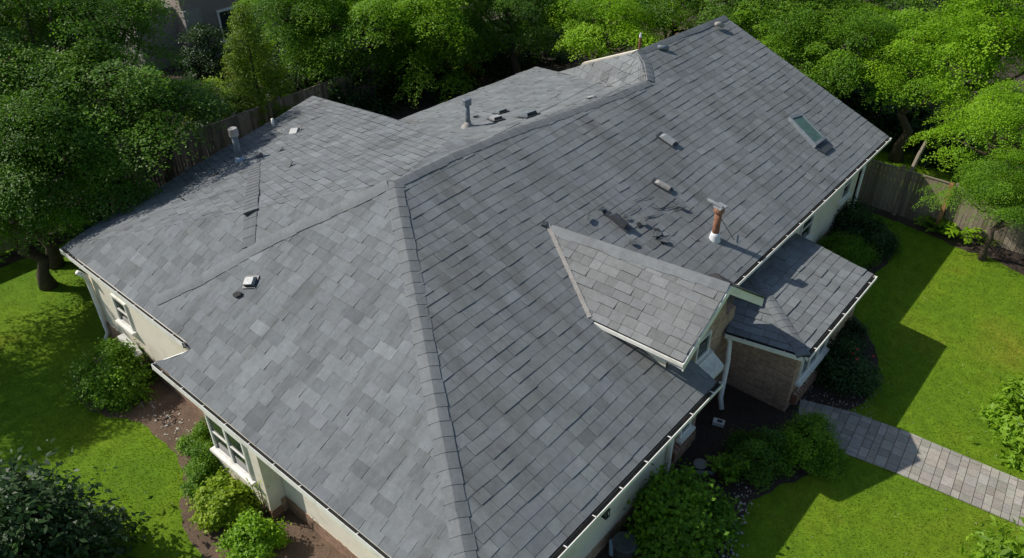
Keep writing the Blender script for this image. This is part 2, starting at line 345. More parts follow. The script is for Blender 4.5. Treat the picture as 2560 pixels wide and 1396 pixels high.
def smooth_poly(pts, it=2):
    pts = [np.array(p, float) for p in pts]
    for _ in range(it):
        q = []
        for i, p in enumerate(pts):
            n = pts[(i + 1) % len(pts)]; q += [p * .75 + n * .25, p * .25 + n * .75]
        pts = q
    return pts
def bed_mat(name, c1, c2, chips):
    m, N, L, b = mat(name)
    n = nz(N, L, 14, 8, 0.8); r = ramp(N, [(0.3, c1), (0.62, c2), (0.75, chips)]); L.new(n.outputs['Fac'], r.inputs[0])
    n3 = nz(N, L, 1.1, 6, 0.7); r3 = ramp(N, [(0.3, (0.7,) * 3), (0.7, (1.3,) * 3)]); L.new(n3.outputs['Fac'], r3.inputs[0])
    L.new(mixc(N, L, 'MULTIPLY', r.outputs[0], r3.outputs[0]), b.inputs['Base Color']); b.inputs['Roughness'].default_value = 0.95; bump(N, L, n.outputs['Fac'], b, 1.0, 0.05); return m
M['earth'] = bed_mat('bare_earth', (0.10, 0.062, 0.04), (0.20, 0.135, 0.09), (0.32, 0.24, 0.17))
M['mulch'] = bed_mat('dark_mulch', (0.03, 0.02, 0.015), (0.08, 0.054, 0.04), (0.19, 0.14, 0.10))
def bed(px, material, z=0.006, it=2, extra=()):
    pts = smooth_poly([at(a, b_, 0)[:2] for a, b_ in px], it)
    out = []
    for i, p in enumerate(pts):                      # ragged turf edge
        n = pts[(i + 1) % len(pts)]; k = max(1, int(np.linalg.norm(n - p) / 0.12))
        for j in range(k):
            q = p + (n - p) * j / k; v = noise.noise_vector(Vector((q[0] * 3.1, q[1] * 3.1, 1))); out.append((q[0] + v.x * .09, q[1] + v.y * .09, z))
    b = MB(); b.poly(out); return b.build('garden_bed', material, kind='structure'), [np.array(p[:2]) for p in out]
BEDS = []
BEDS.append(bed([(330, 850), (215, 900), (180, 960), (200, 1015), (265, 1042), (345, 1050), (400, 1095), (440, 1130), (455, 1165), (462, 1220), (452, 1270), (455, 1320), (480, 1370), (540, 1430), (640, 1560), (1000, 1500), (760, 1290), (620, 1120), (540, 1000), (400, 850)], M['earth'])[1])
BEDS.append(bed([(1720, 1560), (1800, 1440), (1835, 1360), (1850, 1290), (1900, 1235), (1985, 1205), (2060, 1165), (2085, 1125), (2055, 1075), (2010, 1010), (1960, 960), (1700, 900), (1400, 1250), (1350, 1560)], M['mulch'])[1])
BEDS.append(bed([(1985, 1000), (2060, 1040), (2120, 1035), (2185, 985), (2200, 925), (2185, 860), (2140, 800), (2120, 750), (2000, 760), (1900, 900)], M['mulch'])[1])
BEDS.append(bed([(2060, 760), (2130, 720), (2215, 670), (2245, 610), (2225, 570), (2150, 535), (2000, 500), (1900, 650)], M['mulch'])[1])
BEDS.append(bed([(2150, 520), (2215, 545), (2330, 590), (2400, 625), (2470, 640), (2560, 690), (2640, 740), (2640, 600), (2480, 560), (2300, 500), (2150, 480)], M['mulch'])[1])
BEDS.append(bed([(-500, 560), (60, 600), (330, 560), (700, 430), (900, 300), (600, 300), (200, 450), (-600, 500)], M['mulch'])[1])
for k, q in enumerate(([(-80, 31.3), (41.2, 31.3), (41.2, -20), (140, -20), (140, 140), (-80, 140)], [(-20, 30.3), (5, 30.3), (12, 30), (14, 24.5), (20, 24), (29, 19), (34, 14), (40.9, 13), (40.9, 31.1), (-20, 31.1)])):
    b = MB(); b.poly([(x, y, .005 + .003 * k) for x, y in q]); b.build('garden_soil', M['mulch'], kind='structure'); BEDS.append([np.array(p, float) for p in q])
# paved path
def clip(sub, quad):
    """clip polygon 'sub' by a convex ccw quad"""
    out = sub
    for i in range(len(quad)):
        a = quad[i]; b = quad[(i + 1) % len(quad)]; ex, ey = b[0] - a[0], b[1] - a[1]; new = []
        for j in range(len(out)):
            p = out[j]; q = out[(j + 1) % len(out)]
            dp = ex * (p[1] - a[1]) - ey * (p[0] - a[0]); dq = ex * (q[1] - a[1]) - ey * (q[0] - a[0])
            if dp >= 0: new.append(p)
            if (dp >= 0) != (dq >= 0):
                t = dp / (dp - dq); new.append((p[0] + (q[0] - p[0]) * t, p[1] + (q[1] - p[1]) * t))
        out = new
        if len(out) < 3: return []
    return out
PATH = [at(2000, 1000, 0)[:2], at(2130, 1032, 0)[:2], at(2270, 1083, 0)[:2], at(2560, 1205, 0)[:2], at(2900, 1360, 0)[:2], at(2800, 1425, 0)[:2], at(2490, 1290, 0)[:2], at(2240, 1184, 0)[:2], at(2050, 1112, 0)[:2], at(1990, 1085, 0)[:2]]
b = MB(); b.poly([(p[0], p[1], 0.012) for p in PATH]); b.build('path_bedding', M['earth'], kind='structure')
M['paver'] = tone_mat('paver', (0.37, 0.345, 0.30), 0.9, 30, 0.3, 0.4, (0.7, 0.7, 0.68), 0.4)
b = MB(); pd = at(2500, 1240, 0)[:2] - at(2010, 1040, 0)[:2]; pd /= np.linalg.norm(pd); pn = np.array([-pd[1], pd[0]]); po = at(2010, 1040, 0)[:2]
sub = [((p - po).dot(pd), (p - po).dot(pn)) for p in PATH]
area = sum(sub[i][0] * sub[(i + 1) % len(sub)][1] - sub[(i + 1) % len(sub)][0] * sub[i][1] for i in range(len(sub)))
if area < 0: sub = sub[::-1]
r = random.Random(3); u = -2.0
while u < 12:
    w = r.choice((0.2, 0.24, 0.3)); v = -2.2 + r.uniform(-.2, 0)
    while v < 2.2:
        l = r.choice((0.2, 0.3, 0.38)); gp = 0.007
        c = clip(sub, [(u + gp, v + gp), (u + w - gp, v + gp), (u + w - gp, v + l - gp), (u + gp, v + l - gp)])
        if len(c) > 2:
            t = r.uniform(0.8, 1.2); tt = (t * r.uniform(.97, 1.05), t, t * r.uniform(.95, 1.03)); z = 0.035 + r.uniform(-.003, .004)
            top = [(*(po + pd * q[0] + pn * q[1]), z) for q in c]
            b.prism([(x, y, 0.013) for x, y, _ in top][::-1], (0, 0, z - 0.013), tt)
        v += l
    u += w
b.build('path', M['paver'], kind='structure')
# ------------------------------------------------------------ HOUSE
house = empty('house', 'large cream and brick house under a sagging grey shingle roof', 'house', (8, 8, 0))
HOFF = Vector((8, 8, 0))
def H(b, name, mats, parent=None, **k):      # part of the house; geometry given in world coordinates
    o = b.build(name, mats, None, **k); o.parent = parent or house
    if parent is None or parent == house: o.matrix_parent_inverse = Matrix.Translation(-HOFF)
    return o
P0 = at(1198, 1576, 2.8); R0 = at(985, 455, 6.3)
RP = (lambda n: (n / np.linalg.norm(n), P0))(np.cross([1, 0, 0], R0 - P0))
LP = (lambda n: (n / np.linalg.norm(n), P0))(np.cross(R0 - P0, [0, 1, 0]))
if LP[0][2] < 0: LP = (-LP[0], P0)
Rp = lambda x, y: onpl(x, y, RP)
Lp = lambda x, y: onpl(x, y, LP)
def shingles(b, poly3, nrm, udir, expo=0.29, tone0=1.0, wave=0.035, seed=1, thick=0.009, crack=None, wr=(0.34, 0.62), tvar=0.10, tv=1.0, eb=.55):
    r = random.Random(seed); n = Vector(nrm).normalized(); ud = Vector(udir); ud = (ud - n * ud.dot(n)).normalized(); sd = n.cross(ud)
    if sd.z < 0: sd = -sd; ud = -ud
    o = Vector(poly3[0]); P = [((Vector(p) - o).dot(ud), (Vector(p) - o).dot(sd)) for p in poly3]
    ar = sum(P[i][0] * P[(i + 1) % len(P)][1] - P[(i + 1) % len(P)][0] * P[i][1] for i in range(len(P)))
    if ar < 0: P = P[::-1]
    u0, u1 = min(p[0] for p in P) - 1, max(p[0] for p in P) + 1; s0, s1 = min(p[1] for p in P), max(p[1] for p in P)
    def W3(u, s, h):
        df = 9.0
        for i in range(len(P)):
            ax, ay = P[i - 1]; bx_, by_ = P[i]; ex, ey = bx_ - ax, by_ - ay; L2 = ex * ex + ey * ey + 1e-9
            t_ = max(0, min(1, ((u - ax) * ex + (s - ay) * ey) / L2)); df = min(df, math.hypot(u - ax - ex * t_, s - ay - ey * t_))
        w = noise.noise(Vector((u * 0.28, s * 0.22, seed))) * wave * 2.2 + noise.noise(Vector((u * 1.3, s * 0.9, seed + 9))) * wave * 0.55
        edge = min(1, df / 0.8); q = o + ud * u + sd * (s + w * edge)
        return q + n * (h + noise.noise(Vector((q.x * .33, q.y * .33, 30))) * 0.045 * edge)
    b_deck = [W3(u, s, -0.012) for u, s in P]
    s = s0 - 0.05; k = 0
    while s < s1:
        e = expo * r.uniform(0.95, 1.05); u = u0 - r.uniform(0, .5)
        while u < u1:
            w = r.choice((wr[0], wr[0] * 1.25, wr[1] * .85, wr[1])) * r.uniform(.95, 1.05)
            gp = r.choice((0.003, 0.004, 0.004, 0.006)); t = thick * r.choice((0.5, .8, 1, 1.2, 1.9))
            tn = tone0 * (1 + tv * r.choice((0, 0, -.07, .07, .12, -.12, 0))) * (1 + r.uniform(-tvar, tvar) * .6)
            if r.random() < 0.035: tn *= 1 - .2 * tv
            if r.random() < 0.02: tn *= 1.15
            ds = r.uniform(-.006, .006); ends = [r.uniform(-.008, .008) for _ in range(2)]
            quads = [[(u + gp, s + ds + ends[0]), (u + w - gp, s + ds + ends[1]), (u + w - gp, s + e + 0.02), (u + gp, s + e + 0.02)]]
            cz = crack((o + ud * u + sd * s)) if crack else 0
            lift = 0
            if cz > 0 and r.random() < cz:
                j = r.uniform(-.09, .09); mu = u + w * r.uniform(.35, .65); ms = s + e * r.uniform(.3, .7)
                quads = [[(u + gp, s + j * .15), (mu - .004, s - .01), (mu + j - .004, s + e + .02), (u + gp + .005, s + e + .02)], [(mu + .006, s + j * .15), (u + w - .006, s + .01), (u + w - .008, s + e + .02), (mu + j + .008, s + e + .02)]]
                if r.random() < .10: quads = quads[:1]
                lift = r.uniform(0, .012)
            for qd in quads:
                c = clip(P, qd)
                if len(c) < 3: continue
                def hh(q): return 0.004 + lift + t * max(0.0, 1 - (q[1] - s) / (e + 0.02)) 
                top = [W3(q[0], q[1], hh(q)) for q in c]; bot = [W3(q[0], q[1], -0.01) for q in c]
                tc = (tn, tn * r.uniform(.992, 1.006), tn * r.uniform(.985, 1.02))
                b.poly(top, tc); m_ = len(c)
                for i in range(m_):
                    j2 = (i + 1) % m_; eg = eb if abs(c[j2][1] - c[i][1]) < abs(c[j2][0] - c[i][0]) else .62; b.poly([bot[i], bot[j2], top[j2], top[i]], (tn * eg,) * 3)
            u += w
        s += e; k += 1
    return b_deck
def deck(b, pts, m=1, d=-0.055, nrm=None):
    n = Vector(nrm); b.poly([Vector(p) + n * d for p in pts], 1, m)
def caps(b, line, n1, n2, w=0.30, expo=0.27, tone0=1.0, seed=5, lift=0.05, wob=0.02):
    """overlapping bent cap shingles along a ridge or hip; n1, n2 = normals of the planes either side"""
    r = random.Random(seed); pts = [Vector(p) for p in line]; n1 = Vector(n1); n2 = Vector(n2)
    segs = [(pts[i + 1] - pts[i]).length for i in range(len(pts) - 1)]; tot = sum(segs)
    def at_(s):
        s = min(max(s, 0), tot); 
        for i, l in enumerate(segs):
            if s <= l or i == len(segs) - 1: return pts[i].lerp(pts[i + 1], min(1, s / l)), i
            s -= l
    def dirn(s): return (at_(min(tot, s + .5))[0] - at_(max(0, s - .5))[0]).normalized()
    s = 0.0
    while s < tot - 0.03:
        e = expo * r.uniform(.93, 1.07); tn = tone0 * r.choice((1, .96, 1.04, .92, 1.07)) * r.uniform(.97, 1.03); prof = []
        ww = w * r.uniform(.97, 1.03); jog = r.uniform(-1, 1) * wob
        for ss, tk in ((s, 0.017), (min(s + e + .05, tot), 0.006)):
            p, _ = at_(ss); d = dirn(ss)
            a = n1.cross(d).normalized(); c = n2.cross(d).normalized()
            if n1.dot(n2) > .9999: c = -a
            else:
                if a.dot(n2) > 0: a = -a
                if c.dot(n1) > 0: c = -c
            up = (n1 + n2).normalized(); row = []
            for q in (-1, -.7, -.42, -.2, 0, .2, .42, .7, 1):
                dd = a if q < 0 else c; f = abs(q)
                row.append(p + d * 0 + dd * (f * ww + (jog if q else 0) * (1 if q < 0 else -1)) + up * (lift * (1 - f) * .9 + tk + .014 - .02 * max(0, .35 - f)))
            prof.append((row, [x - up * (tk + .045) for x in row]))
        (A, A2), (B, B2) = prof; tc = (tn, tn, tn * 1.01)
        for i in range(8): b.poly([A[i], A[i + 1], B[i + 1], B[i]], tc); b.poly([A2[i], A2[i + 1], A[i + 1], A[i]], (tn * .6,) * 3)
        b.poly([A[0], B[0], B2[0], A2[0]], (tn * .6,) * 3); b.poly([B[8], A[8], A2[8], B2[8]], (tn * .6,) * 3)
        s += e
def Ls(x, y): return (Wp if y < 455 + (985 - x) * (618 - 455) / (985 - 155) else Lp)(x, y)
# --- roof planes
ridge_px = [(985, 455), (1130, 386), (1290, 322), (1415, 281), (1530, 240), (1620, 203)]
ridge = [Rp(*p) for p in ridge_px]
j1 = Rp(1593, 130); pk = Rp(1812, 42); PE = Rp(2222, 342); E2 = Rp(1835, 707); E1 = Rp(1792, 955)
def crack_zone(p):
    v = 0.0
    for cx, cy, rx, ry in CRK: v = max(v, 0.5 - ((p.x - cx) / rx) ** 2 - ((p.y - cy) / ry) ** 2)
    return v
CRK = [(*Rp(1690, 535)[:2], 1.7, 1.0), (*Rp(1560, 570)[:2], 0.9, 0.7), (*Rp(1640, 610)[:2], 1.2, .6), (*Rp(1500, 620)[:2], .9, .5)]
rb = MB(); right = [P0 + [0, 0, 0]] + [E1, Rp(1815, 930 - 60) * 0 + np.array([E1[0], E2[1], RP[1][2] + (E2[1] - P0[1]) * (R0[2] - P0[2]) / (R0[1] - P0[1])]), E2, PE, pk, j1] + ridge[::-1]
shingles(rb, right, RP[0], (1, 0, 0), 0.29, seed=3, crack=crack_zone, tv=.65)
deck(rb, right, nrm=RP[0])
lb = MB()
notch = [Lp(385, 905), Lp(440, 893), Lp(478, 872), Lp(462, 852)]
AC = Lp(155, 618)
left = [P0] + [notch[0], notch[1], notch[2], notch[3], AC, R0]
WP = plane(R0, AC, at(1130, 345, 6.25)); Wp = lambda x, y: onpl(x, y, WP)
wing = [R0, AC, Wp(240, 560), Wp(400, 468), Wp(545, 380), Wp(690, 296), Wp(782, 240), Wp(960, 290), Wp(1130, 345)]
shingles(lb, left, LP[0], (0, 1, 0), 0.31, seed=8, tone0=1.0, wr=(0.34, 0.62), thick=0.012, eb=.12)
deck(lb, left, nrm=LP[0])
shingles(lb, wing, WP[0], Wp(782, 240) - Wp(1130, 345), 0.27, seed=9, tone0=1.0, wr=(0.32, 0.56), thick=0.012, eb=.12)
deck(lb, wing, nrm=WP[0])
for a, c in zip(wing[1:9], wing[2:9]): lb.poly([a + [0, 0, -.03], c + [0, 0, -.03], c + [0, 0, -.3], a + [0, 0, -.3]], .5, 1)
sad = [R0, Rp(1215, 353), Wp(1130, 345)]; SD = plane(*sad)
shingles(lb, sad, SD[0], Wp(782, 240) - Wp(1130, 345), 0.33, seed=10, thick=.012); deck(lb, sad, nrm=SD[0], d=-.03)
lb.poly([sad[1], sad[2], sad[2] + [0, 0, -.5], sad[1] + [0, 0, -.3]], .9, 0)
# back slope, seen over the ridge
Q5 = ridge[-1]; EB = at(1000, 300, 3.6); BP = plane(R0, Q5, EB); Bp = lambda x, y: onpl(x, y, BP)
bb = MB(); back = [R0, Bp(1130, 386), Bp(1290, 322), Bp(1415, 286), Bp(1530, 243), Q5, Bp(1532, 222), Bp(1437, 190), Bp(1340, 170), Bp(1160, 235), Bp(1000, 300), Bp(1135, 345)]
back_pts = [Bp(1000, 300), Bp(1340, 168), Bp(1437, 190), Bp(1532, 222), Q5] + [Bp(*p) for p in ridge_px[-2:0:-1]] + [R0, Bp(940, 400)]
shingles(bb, back_pts, BP[0], (1, -0.05, 0), 0.31, seed=21, tone0=1.0, wr=(0.36, 0.66), thick=0.02)
deck(bb, back_pts, nrm=BP[0])
SP = plane(Q5, j1, Bp(1437, 190)); Sp = lambda x, y: onpl(x, y, SP)
sm = [Q5, j1, Sp(1500, 152), Sp(1395, 181), Bp(1437, 190), Sp(1532, 222)]
shingles(bb, sm, SP[0], (0.3, 1, 0), 0.31, seed=23, tone0=.98, thick=0.02)
deck(bb, sm, nrm=SP[0])
# hidden rear slopes
def down(p, dy=3.2, dz=-3.2, dx=0.0): return np.array(p) + [dx, dy, dz]
for a, c in ((pk, j1), (j1, Sp(1395, 181))): bb.poly([a, c, down(c), down(a)], .5, 0)
bb.poly([Bp(1340, 168), Bp(1000, 300), Bp(1000, 300) + [0, 0.02, -0.2], Bp(1340, 168) + [0, .02, -.2]], .3, 1)
# cracks and torn slots in the damaged patch
r = random.Random(12); nn = np.array(RP[0])
for k in range(11):
    x, y = r.uniform(1480, 1750), r.uniform(500, 620); a = r.choice((-.45, .9, -.3, 1.2)) + r.uniform(-.3, .3)
    if k < 4: x, y, a = 1570 + 40 * k, 545 - 7 * k + r.uniform(-10, 10), -.5
    p = np.array(Rp(x, y))
    for j in range(r.randint(2, 4)):
        a += r.uniform(-.8, .8); x += 13 * math.cos(a); y += 10 * math.sin(a)
        if not (1440 < x < 1770 and 485 < y < 640) or y > 560 + (x - 1400) * .33: break
        q = np.array(Rp(x, y)); d = q - p; sd_ = np.cross(d, nn); sd_ = sd_ / np.linalg.norm(sd_) * r.uniform(.003, .006)
        rb.prism([p - sd_ + nn * .01, p + sd_ + nn * .01, q + sd_ * .7 + nn * .01, q - sd_ * .7 + nn * .01], nn * .014, 1, 1); p = q
for qs in (((1632, 572), (1646, 573), (1666, 608), (1654, 612)), ((1500, 520), (1508, 518), (1516, 532), (1508, 535)), ((1590, 560), (1600, 556), (1606, 563), (1594, 570))):
    rb.prism([np.array(Rp(*q)) + nn * .01 for q in qs], nn * .02, 1, 1)
roof = H(rb, 'roof', [M['shingle'], M['deck']], label='long front roof slope of cupped dark grey shingles')
H(lb, 'roof', [M['shingle_left'], M['deck']], label='sunlit left roof slope of mottled grey shingles')
H(bb, 'roof', [M['shingle'], M['deck']], label='rear roof slope seen beyond the ridge')
def capline(px, pf, n1, n2, **k):
    b = MB(); caps(b, [pf(*p) for p in px] if pf else px, n1, n2, **k); return H(b, 'ridge_cap', M['cap'], roof)
capline([P0 + [0, 0, 0], Rp(1113, 1130), Rp(1058, 840), Rp(1000, 540), R0], None, RP[0], LP[0], w=0.25, expo=0.36, seed=2, lift=0.0)
capline(ridge, None, BP[0], RP[0], w=0.25, expo=0.36, seed=3, lift=0.015, tone0=1.02)
capline([Q5, Rp(1612, 160), j1], None, RP[0], SP[0], w=0.26, seed=4, lift=0.05)
capline([j1, pk], None, (0, .5, .86), RP[0], w=0.24, seed=7, lift=.05)
capline([(395, 752), (520, 692), (630, 628), (760, 562), (880, 508), (970, 462)], Lp, LP[0], LP[0], w=0.2, expo=.36, seed=9, lift=.03)
capline([(622, 618), (627, 528)], Lp, LP[0], LP[0], w=0.21, expo=.34, seed=10, lift=.012, tone0=.82)
capline([(627, 530), (636, 412)], Wp, WP[0], WP[0], w=0.21, expo=.34, seed=11, lift=.012, tone0=.82)
# --- dormer (cross gable)
T0 = Rp(1368, 562); V0 = Rp(1475, 797); DPk = at(1825, 712, T0[2] + 0.02); DP = plane(T0, V0, DPk); Dp = lambda x, y: onpl(x, y, DP)
dl = [T0, V0, Dp(1590, 851), Dp(1707, 906), Dp(1775, 800), DPk]
db = MB(); eave_dir = Dp(1707, 906) - V0
shingles(db, dl, DP[0], eave_dir, 0.27, seed=31, tone0=1.02, wr=(0.3, 0.56), wave=0.02, thick=.02)
deck(db, dl, nrm=DP[0])
gy = DPk[1]; RB = Dp(1707, 906); RR = np.array([2 * DPk[0] - RB[0] - .1, gy - .25, RB[2] + .12]); RR = at(1906, 744, 4.0)
NF = plane(DPk, RR, T0)
far = [T0, DPk, RR, RR + [0.25, 1.5, 0.05], Rp(1700, 700)]
shingles(db, far, NF[0], (0, 1, 0), .3, seed=33, tone0=1); deck(db, far, nrm=NF[0], d=-.05)
dorm = H(db, 'dormer_roof', [M['shingle_light'], M['deck']], label='small pale grey roof of the front gable')
b = MB(); caps(b, [T0 + (DPk - T0) * .03, T0 * .5 + DPk * .5, DPk], DP[0], NF[0], w=0.28, expo=.36, seed=12, lift=.03, tone0=1.12); H(b, 'ridge_cap', M['cap'], dorm)
# valley flashing, pale strip
b = MB(); vd = (V0 - T0); pn_ = np.array(DP[0]) + RP[0]; pn_ /= np.linalg.norm(pn_); side = np.cross(vd, pn_); side /= np.linalg.norm(side)
for k in range(8):
    a = T0 + vd * k / 8; c = T0 + vd * (k + 1) / 8
    b.prism([a - side * .05, a + side * .055, c + side * .06, c - side * .05][::-1] if False else [a - side * .05, a + side * .055, c + side * .06, c - side * .05], np.array([0, 0, .055]))
H(b, 'valley_flashing', M['vent_cap'], dorm)
b = MB(); b.box((-.09, -.07, -.02), (.12, .07, .05), M3=Matrix.Rotation(.4, 3, 'Z'), off=T0 + [-.1, .02, .03]); H(b, 'apex_flashing', M['dark_metal'], dorm)
def board(b, a, c, h, t, nrm, m=0, drop=0.0):
    """plank running a->c, height h below the line, thickness t along nrm"""
    a = np.array(a, float); c = np.array(c, float); n = np.array(nrm, float); z = np.array([0, 0, -1.0])
    b.prism([a + z * drop, c + z * drop, c + z * (drop + h), a + z * (drop + h)], n * t, 1, m)
b = MB()
board(b, V0 + [0, 0, -.02], RB + [0, -.04, -.015], 0.10, 0.04, (-1, .1, 0), 0, 0.02)
H(b, 'fascia', M['white'], dorm)
b = MB()
for a, c in ((RB, DPk), (DPk, RR)):
    board(b, a + [0, -.045, -.02], c + [0, -.045, -.02], 0.26, .04, (0, 1, 0), 0, 0.0)
H(b, 'rake_board', M['white'], dorm)
b = MB(); bx = RR; board(b, DPk + (RR - DPk) * .25 + [0, -.09, .03], RR + [0.02, -.09, .03], .05, .3, (0, 1, 0)); H(b, 'gutter', M['gutter'], dorm)
# soffit under the gable overhang
WY = 6.95   # gable wall plane
b = MB()
for a, c in ((RB, DPk), (DPk, RR)):
    b.poly([a + [0, 0, -.24], c + [0, 0, -.24], c + [0, .75, -.24], a + [0, .75, -.24]])
H(b, 'soffit', M['white'], dorm)
# cheek wall under dormer eave (cream)
b = MB(); c0 = np.array([RB[0] + .28, WY, 0]); 
zr = lambda y: P0[2] + (y - P0[1]) * (R0[2] - P0[2]) / (R0[1] - P0[1])
b.prism([(c0[0], WY, zr(WY) - .3), (c0[0], WY, RB[2] - .05), (c0[0] - .1, V0[1] + .3, V0[2] + .0), (c0[0] - .1, V0[1] + .3, V0[2] - .5)], (0.1, 0, 0)); H(b, 'cheek_wall', M['stucco'], dorm)
# --- addition (hip-roofed brick room)
ZA = 2.35
c1 = at(1815, 830, ZA); c2 = at(2012, 890, ZA); c3 = at(2183, 686, ZA); T3 = at(1990, 583, 2.75); HA = at(1868, 668, 2.82); HB = at(1850, 745, 3.0); HB[1] = 7.2
ab = MB(); AP = plane(c2, c3, T3); AL = plane(c2, c1, HA)
front = [c2, c3, T3, HA]; shingles(ab, front, AP[0], (1, 0, 0), .29, seed=41, tone0=1.0, wr=(.32, .55), thick=.016); deck(ab, front, nrm=AP[0])
lft = [c1, c2, HA, at(1838, 742, 2.6)]; shingles(ab, lft, AL[0], c2 - c1, .29, seed=43, tone0=.95, wr=(.32, .55), thick=.016); deck(ab, lft, nrm=AL[0])
b2 = MB()
b2.poly([c3, T3, T3 + [0, 0, -.35], c3 + [0, 0, -.15]])
addr = H(ab, 'porch_roof', [M['shingle'], M['deck']], label='low hipped roof of the brick front room')
b = MB(); caps(b, [c2, (c2 + HA) / 2, HA], AL[0], AP[0], w=.2, expo=.27, seed=13, lift=.03, tone0=.95); H(b, 'ridge_cap', M['cap'], addr)
# --- gutters / fascias along eaves
def gutter(a, c, out, name='gutter', w=0.13, h=0.13, parent=None, lbl=None, lip=0.022, inset=0.02, mats=None):
    a = np.array(a, float); c = np.array(c, float); o = np.array(out, float); b = MB(); d = (c - a); L_ = np.linalg.norm(d); n = max(1, int(L_ / 0.9)); r = random.Random(int(L_ * 100))
    f = lambda p, x, z: p + o * x + np.array([0, 0, z])
    for i in range(n):
        p = a + d * i / n; q = a + d * (i + 1) / n; jz = 0
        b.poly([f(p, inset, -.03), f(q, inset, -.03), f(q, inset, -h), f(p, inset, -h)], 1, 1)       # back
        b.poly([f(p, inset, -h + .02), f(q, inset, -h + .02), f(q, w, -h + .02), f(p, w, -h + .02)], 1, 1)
    b.prism([f(a, w, -.025), f(a, w + lip, -.02), f(a, w + lip, -h), f(a, w * .6, -h - .035), f(a, inset - .02, -h - .035), f(a, inset - .02, -h - .001), f(a, w, -h - .001)], d, 1, 0)
    for e_ in (a, c):
        s = d / L_ * (0.012 if e_ is a else -0.012); b.prism([f(e_, inset, -.03), f(e_, w + lip, -.02), f(e_, w + lip, -h - .03), f(e_, inset, -h - .03)], s, 1, 0)
    for i in range(n * 1):
        p = a + d * (i + .5) / n; s = d / L_ * .025; b.prism([f(p, inset, -.03), f(p, w, -.012), f(p, w, -.024), f(p, inset, -.04)], s, 1, 0)
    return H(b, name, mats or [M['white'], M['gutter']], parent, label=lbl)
P0x = P0 + [0, 0, 0]
gutter(P0x, E1 + [0.1, 0, 0], (0, -1, 0), lbl='gutter full of debris along the near front eave')
gutter(E2, PE, (0, -1, 0), w=.10)
gutter(P0x, notch[0], (-1, 0, 0), w=.075, h=.19)
gutter(notch[3], Lp(155, 618), (-1, 0, 0), w=.075, h=.19)
gutter(c2, c3, (0, -1, 0), w=.12); gutter(c1, c2, (-.97, -.2, 0), w=.06, h=.16)
def fascia(a, c, n, h=.22, t=.03, drop=.03, name='fascia'):
    b = MB(); board(b, a, c, h, t, n, 0, drop); return H(b, name, M['white'])
fascia(notch[0], notch[2] + [.05, 0, 0], (0, -1, 0)); 
fascia(PE, pk, (1, 0, 0), .2); fascia(AC, Wp(782, 240), (0, 1, 0), .2)
b = MB(); board(b, c3, T3, .2, .03, (1, 0, 0), 0, .03); H(b, 'fascia', M['white'], addr)
# soffits
def soffit(pts): 
    b = MB(); b.poly(pts); return H(b, 'soffit', M['white'])
# --- walls
XL = 6.75      # wing / recessed wall facing left
def wall(name, quad, material, thick, label=None, parent=None):
    b = MB(); b.prism(quad, thick); return H(b, name, material, parent, label=label)
def wallx(x, y0, y1, z0, z1, m, nm='wall', t=.25, lbl=None, pr=None): return wall(nm, [(x, y0, z0), (x, y1, z0), (x, y1, z1), (x, y0, z1)], m, (t, 0, 0), lbl, pr)
def wally(y, x0, x1, z0, z1, m, nm='wall', t=.25, lbl=None, pr=None): return wall(nm, [(x0, y, z0), (x1, y, z0), (x1, y, z1), (x0, y, z1)], m, (0, t, 0), lbl, pr)
BX, BY, ST = M['brick_x'], M['brick_y'], M['stucco']
wallx(XL, 17.3, 23.2, 0.75, 3.0, ST, lbl='cream wall of the left wing')
wallx(XL - .03, 15.4, 23.22, 0, .75, BX, 'brick_base')
wallx(XL, 15.4, 17.3, .75, 2.9, BX)
wallx(6.42, 15.35, 17.2, 0, 2.7, BX, lbl='brick wall under the left eave beside the bay')
wally(23.0, XL + .25, 20, 0, 2.9, ST)
BFX = 5.86
wallx(BFX, 13.15, 15.4, .28, 2.62, ST, lbl='cream wall of the projecting bay', t=.3)
wallx(BFX - .02, 13.13, 15.42, 0, .28, BX, 'brick_base', t=.3)
wally(15.15, BFX + .3, XL, 0, 2.7, ST)
wally(13.15, BFX + .3, 6.6, .5, 2.7, ST, t=.2); wally(13.13, BFX + .3, 6.6, 0, .5, BY, 'brick_base', t=.2)
wallx(6.32, 6.3, 13.13, .5, 2.7, ST, lbl='cream wall beside the near corner'); wallx(6.30, 6.28, 13.13, 0, .5, BX, 'brick_base')
YN = 6.28
wally(YN, 6.57, 13.42, .42, 2.7, ST, lbl='cream wall under the near front eave'); wally(YN - .02, 6.57, 13.42, 0, .42, BY, 'brick_base')
wally(YN + .06, 13.42, 14.9, 0, 2.7, BY)
# gable front wall, brick, with pentagon top
b = MB(); gx0, gx1 = RB[0] + .28, RR[0] - .3; zc = lambda x: DPk[2] - .27 - abs(x - DPk[0]) * (DPk[2] - RB[2]) / (DPk[0] - RB[0])
b.prism([(gx0, WY, 0), (gx1 + .3, WY, 0), (gx1 + .3, WY, 2.9), (gx1, WY, zc(gx1)), (DPk[0], WY, zc(DPk[0])), (gx0, WY, zc(gx0))], (0, .25, 0)); H(b, 'wall', BY, label='brick gable wall')
YF = 7.75
wally(YF, 17.2, 29.6, .55, 3.2, ST, lbl='cream wall at the far right'); wally(YF - .02, 17.2, 29.62, 0, .55, BY, 'brick_base')
b = MB(); yr = pk[1]; b.prism([(29.6, YF, 0), (29.6, 23, 0), (29.6, 21, 3.3), (29.6, yr, pk[2] - .35), (29.6, YF, 3.2)], (-.25, 0, 0)); H(b, 'wall', ST)
AY = c2[1] + .18; AX = c2[0] + .12
wally(AY, AX, c3[0] - .25, 0, ZA - .05, BY, lbl='brick front wall of the porch room'); 
